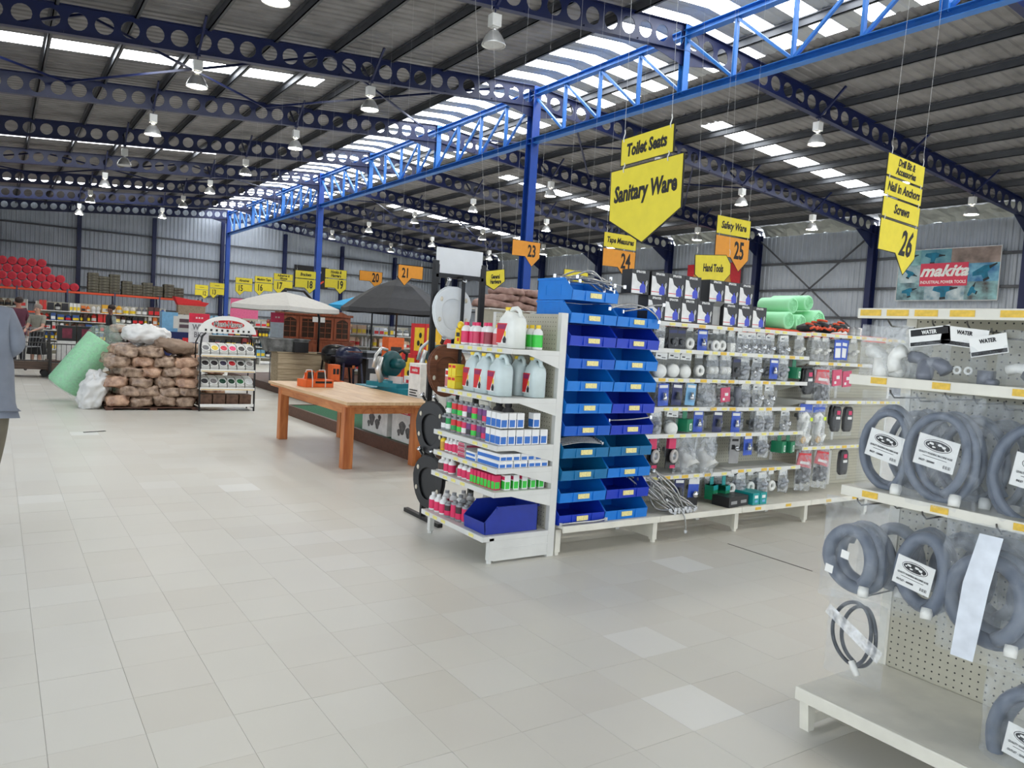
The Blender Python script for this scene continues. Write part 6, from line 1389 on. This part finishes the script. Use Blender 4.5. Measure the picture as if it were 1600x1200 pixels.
for l in range(5):
    for c in range(2):
        b = MB(); b.ball((0, 0, 0), .2, .28, .095, 12, 6, jit=.08, pw=.6); o = b.build('firewood_bag', wbag2 if (l + c) % 2 else wbag, None, True, (3.02 + .4 * c, 15.2, .17 + l * .19), (0, R.uniform(-.1, .1), R.uniform(-.2, .2)))
        tag(o, f'firewood bag in the stack behind the reel rack, {["left", "right"][c]} column, {lay[l]} layer', 'firewood bag', 'firewood stack behind the rack')
carton('timber_skid', 'timber skid under the firewood behind the reel rack', 'pallet', None, (3.22, 15.2, 0), (.9, .6, .08), pb_w)
carton('blue_counter', 'navy cloth-covered counter below the light blue display', 'counter', None, (4.4, 24, 0), (1.4, .6, 1.05), mt('navy_cloth', (30, 40, 92), .8), [(.55, .7, .6, .85, rdm)])
t = thing('blue_display', 'light blue and white display fridge on the navy counter', 'display', loc=(4.35, 24, 1.05)); MB().box(-.42, .0, -.2, .2, 0, .55).build('body', mt('pack_light_blue'), t); MB().box(0, .38, -.2, .2, 0, .5).build('shelf_unit', white, t); MB().box(-.12, .02, -.202, -.2, .1, .45).build('door_print', white, t)
for z in (.12, .28): MB().box(.04, .34, -.215, -.2, z, z + .1).build('stock_row', col((90, 70, 80)), t)
# ------------------------------------------------------------------ platform trolleys
def trolley(lab, x, y, w, d, rz=0):
    t = thing('platform_trolley', lab, 'trolley', 'platform trolleys', (x, y, 0), (0, 0, rz)); fr = mt('trolley_steel', (70, 68, 66), .45, .5)
    MB().box(-w / 2, w / 2, -d / 2, d / 2, .17, .34).build('deck', wood('trolley_deck', (74, 58, 48), (100, 80, 66), 3), t)
    for sx in (-1, 1):
        for sy in (-1, 1):
            MB().tube([(sx * w / 2, sy * d / 2, .1), (sx * w / 2, sy * d / 2, .98 if sx > 0 else .75)], .018, 6).build('post', fr, t)
            m = MB(); m.T = MX.Translation((sx * (w / 2 - .08), sy * (d / 2 - .05), .075)) @ MX.Rotation(PI / 2, 4, 'X'); m.lathe([(.075, -.02), (.075, .02)], 14); m.build('wheel', blk2, t)
    for z in (.36, .75): MB().tube([(-w / 2, -d / 2, z), (w / 2, -d / 2, z)], .012, 6).build('rail', fr, t)
    for i in range(1, 8): MB().tube([(-w / 2 + w * i / 8, -d / 2, .34), (-w / 2 + w * i / 8, -d / 2, .75)], .006, 5).build('bar', fr, t)
trolley('empty platform trolley with barred side, nearer one at the left', .55, 19.9, .9, .6)
trolley('barred platform trolley in front of the white cartons', 1.38, 19.4, .75, .5)
t = thing('floor_scrap', 'thin dark strip lying on the tiles at the left', 'scrap', loc=(1.05, 10.83, .001)); MB().bar((-.12, -.04, .004), (.03, .0, .005), .025, .004).bar((.03, 0, .005), (.13, .05, .004), .025, .004).build('strip', black, t)
# ------------------------------------------------------------------ people
def skinned(name, pts, edges, rad, m, parent, sub=2, root=0):
    me = bpy.data.meshes.new(name); me.from_pydata([tuple(p) for p in pts], edges, []); me.materials.append(m)
    o = link(name, me, parent); sk = o.modifiers.new('skin', 'SKIN'); sk.use_smooth_shade = True
    for i, r in enumerate(rad): me.skin_vertices[0].data[i].radius = r if isinstance(r, tuple) else (r, r)
    me.skin_vertices[0].data[root].use_root = True
    s = o.modifiers.new('sub', 'SUBSURF'); s.levels = sub; s.render_levels = sub
    return o
def person(lab, loc, rz, skin, hair, top, legs, shoes, h=1.7, arms=None, lfoot=(.02, .0), rfoot=(.02, .0), sleeve=1, skirt=False, loose=0., knees=None, gender=0, lean=0.):
    t = thing('person', lab, 'person', 'people in the shop', loc, (0, 0, rz)); k = h / 1.72; t.scale = (k, k, k)
    sk = mt('skin_%d_%d_%d' % skin, skin, .55, var=.05)
    # faces +y; x>0 is the right side
    pel, spi, che, nec, hb, hd, ht = (0, 0, .95), (0, .0, 1.14), (0, .005, 1.33), (lean * .4, -.005, 1.47), (lean * .8, .01, 1.54), (lean, .025, 1.6), (lean, .02, 1.68)
    arms = arms or {1: ((.24, -.02, 1.13), (.26, .06, .88)), -1: ((-.24, -.02, 1.13), (-.26, .06, .88))}
    P_ = [pel, spi, che, nec, hb, hd, ht]; E_ = [(0, 1), (1, 2), (2, 3), (3, 4), (4, 5), (5, 6)]; Rd = [(.14, .1), (.12, .09), (.14, .095), .052, .062, (.078, .092), .055]
    tp_, te, tr = [pel, spi, che, (0, -.005, 1.44)], [(0, 1), (1, 2), (2, 3)], [(.165 + loose, .115 + loose), (.15 + loose, .11 + loose), (.165 + loose * .6, .118 + loose * .5), .07]
    tp_.append((0, 0, .82 if loose else .9)); te.append((0, len(tp_) - 1)); tr.append((.17 + loose, .12 + loose))
    lp2, le2, lr = [(0, 0, .87)], [], [(.1, .075)]
    for s in (1, -1):
        el, wr_ = arms[s]; sh = ((.17 - loose) * s, -.005, 1.40); n = len(P_)
        P_ += [sh, el, wr_]; E_ += [(2, n), (n, n + 1), (n + 1, n + 2)]; Rd += [.058, .04, .026]
        d = (V(wr_) - V(el)).normalized(); ac = d.cross(V((0, 0, 1)) if abs(d.z) < .8 else V((0, 1, 0))).normalized()
        hnd = V(wr_) + d * .07; P_.append(tuple(hnd)); E_.append((n + 2, n + 3)); Rd.append((.032, .02))
        for q in range(4):
            f1 = hnd + d * .035 + ac * (.018 * (q - 1.5)); f2 = f1 + d * (.035 + .006 * (q in (1, 2))) + V((0, 0, -.012)); b_ = len(P_)
            P_ += [tuple(f1), tuple(f2)]; E_ += [(n + 3, b_), (b_, b_ + 1)]; Rd += [.0095, .008]
        th = V(wr_) + d * .035 + ac * (.035 * -s); b_ = len(P_); P_ += [tuple(th), tuple(th + d * .03)]; E_ += [(n + 2, b_), (b_, b_ + 1)]; Rd += [.0105, .009]
        m_ = len(tp_); tp_ += [sh, tuple(V(sh).lerp(V(el), 1.0 if sleeve else .75))]; te += [(2, m_), (m_, m_ + 1)]; tr += [.082 + loose * .2, .056 + loose * .1]
        if sleeve: tp_.append(tuple(V(el).lerp(V(wr_), .9))); te.append((m_ + 1, m_ + 2)); tr.append(.046 + loose * .1)
        ft = lfoot if s < 0 else rfoot; kn = (knees or {}).get(s, (.1 * s + ft[0] * .4, ft[1] * .5 + .03, .5)); an = (.1 * s + ft[0], ft[1], .08); toe = (an[0] + .02 * s, an[1] + .15, .035)
        hp = (.09 * s, 0, .9); n = len(P_); P_ += [hp, kn, an, toe]; E_ += [(0, n), (n, n + 1), (n + 1, n + 2), (n + 2, n + 3)]; Rd += [.09, .056, .038, .03]
        m_ = len(lp2); lp2 += [(hp[0], hp[1], .83), kn, tuple(V(kn).lerp(V(an), .95))]; le2 += [(0, m_), (m_, m_ + 1), (m_ + 1, m_ + 2)]; lr += [.1, .076, .06]
        b = MB(); b.ball((an[0] + .01 * s, an[1] + .06, .045), .045, .13, .045, 10, 6); b.build('shoe', shoes, t, True)
    skinned('body', P_, E_, Rd, sk, t); skinned('top_garment', tp_, te, tr, top, t)
    if skirt:
        b = MB(); b.lathe([(.17, 1.0), (.19, .85), (.22, .6), (.25, .38)], 16, cap=False); b.v = [(x, y * .75, z) for x, y, z in b.v]; o = b.build('skirt', legs, t, True); o.modifiers.new('thick', 'SOLIDIFY').thickness = .01
    else: skinned('trousers', lp2, le2, lr, legs, t)
    b = MB(); b.ball((0, -.005, 1.655), .098, .105, .085 if not gender else .1, 14, 8); b.v = [p for p in b.v]; o = b.build('hair', hair, t, True, (lean, -.018, .015))
    for s in (1, -1):
        b = MB(); b.ball((lean + .034 * s, .108, 1.615), .012, .006, .008, 8, 4); b.build('eye', ink, t, True); b = MB(); b.ball((lean + .09 * s, .015, 1.595), .012, .022, .032, 8, 5); b.build('ear', sk, t, True)
    b = MB(); b.ball((lean, .122, 1.585), .014, .018, .022, 8, 5); b.build('nose', sk, t, True); b = MB(); b.ball((lean, .108, 1.545), .024, .006, .006, 8, 4); b.build('mouth', mt('lips', (150, 84, 78), .5), t, True)
    return t
jk = mt('grey_blue_jacket', (122, 129, 142), .8, var=.08, scale=9, bump=.3); tr_ = mt('khaki_trousers', (112, 106, 92), .85, var=.08)
person('person in a grey-blue jacket and khaki trousers walking at the left edge', (-.07, 6.0, 0), .1, (196, 150, 126), mt('hair_brown', (70, 52, 40), .7), jk, tr_, blk2, 1.74, {1: ((.19, -.05, 1.22), (.05, .2, 1.12)), -1: ((-.25, -.05, 1.2), (-.1, .2, 1.12))}, (-.03, .2), (-.14, -.2), 1, loose=.035, knees={1: (.06, .05, .52)}, lean=-.09)
person('person in a striped grey top and black skirt pushing a trolley', (.88, 22.6, 0), 2.6, (206, 160, 140), mt('hair_grey', (150, 134, 124), .7), mt('grey_top', (150, 148, 136), .8), mt('black_skirt', (30, 30, 32), .8), blk2, 1.56, {1: ((.2, .12, 1.12), (.12, .36, 1.04)), -1: ((-.2, .12, 1.12), (-.12, .36, 1.04))}, sleeve=0, skirt=True, gender=1)
person('person in a dark grey and maroon top standing behind the trolleys', (.5, 23.6, 0), .4, (176, 120, 100), mt('hair_dark', (52, 40, 36), .7), mt('maroon_top', (92, 44, 62), .8), mt('dark_trousers', (40, 40, 46), .8), blk2, 1.72, sleeve=1, loose=.02)
person('person with dark hair in a dark top beside the paint gondola', (2.72, 24.6, 0), 1.8, (126, 86, 70), mt('hair_black', (40, 28, 26), .7), mt('dark_top', (44, 42, 48), .8), mt('dark_trousers'), blk2, 1.68, sleeve=1, loose=.01)
t = thing('shopping_trolley', 'wire shopping trolley held by the person in the black skirt', 'trolley', loc=(.62, 22.1, 0), rot=(0, 0, -.5)); wm = mt('trolley_wire', (150, 152, 156), .35, .8)
for z, a, b in ((.55, .2, .32), (.78, .23, .38), (1.0, .26, .44)): MB().tube([(-a, -b, z), (a, -b, z), (a, b, z), (-a, b, z)], .007, 5, True).build('basket_hoop', wm, t)
for i in range(7):
    x = -.2 + .066 * i; MB().tube([(x * 1.25, -.42, 1.0), (x, -.32, .55), (x, .32, .55), (x * 1.25, .42, 1.0)], .004, 4).build('basket_wire', wm, t)
for sx in (-1, 1):
    MB().tube([(sx * .2, .3, .55), (sx * .24, .35, .12), (sx * .2, -.4, .12)], .012, 6).build('frame_tube', wm, t); MB().tube([(sx * .26, .44, 1.0), (sx * .26, .52, 1.05)], .012, 6).build('handle_arm', wm, t)
    for y in (.35, -.4): m = MB(); m.T = MX.Translation((sx * .22, y, .06)) @ MX.Rotation(PI / 2, 4, 'Y'); m.lathe([(.06, -.015), (.06, .015)], 12); m.build('wheel', blk2, t)
MB().tube([(-.28, .52, 1.05), (.28, .52, 1.05)], .016, 6).build('handle', rdm, t)
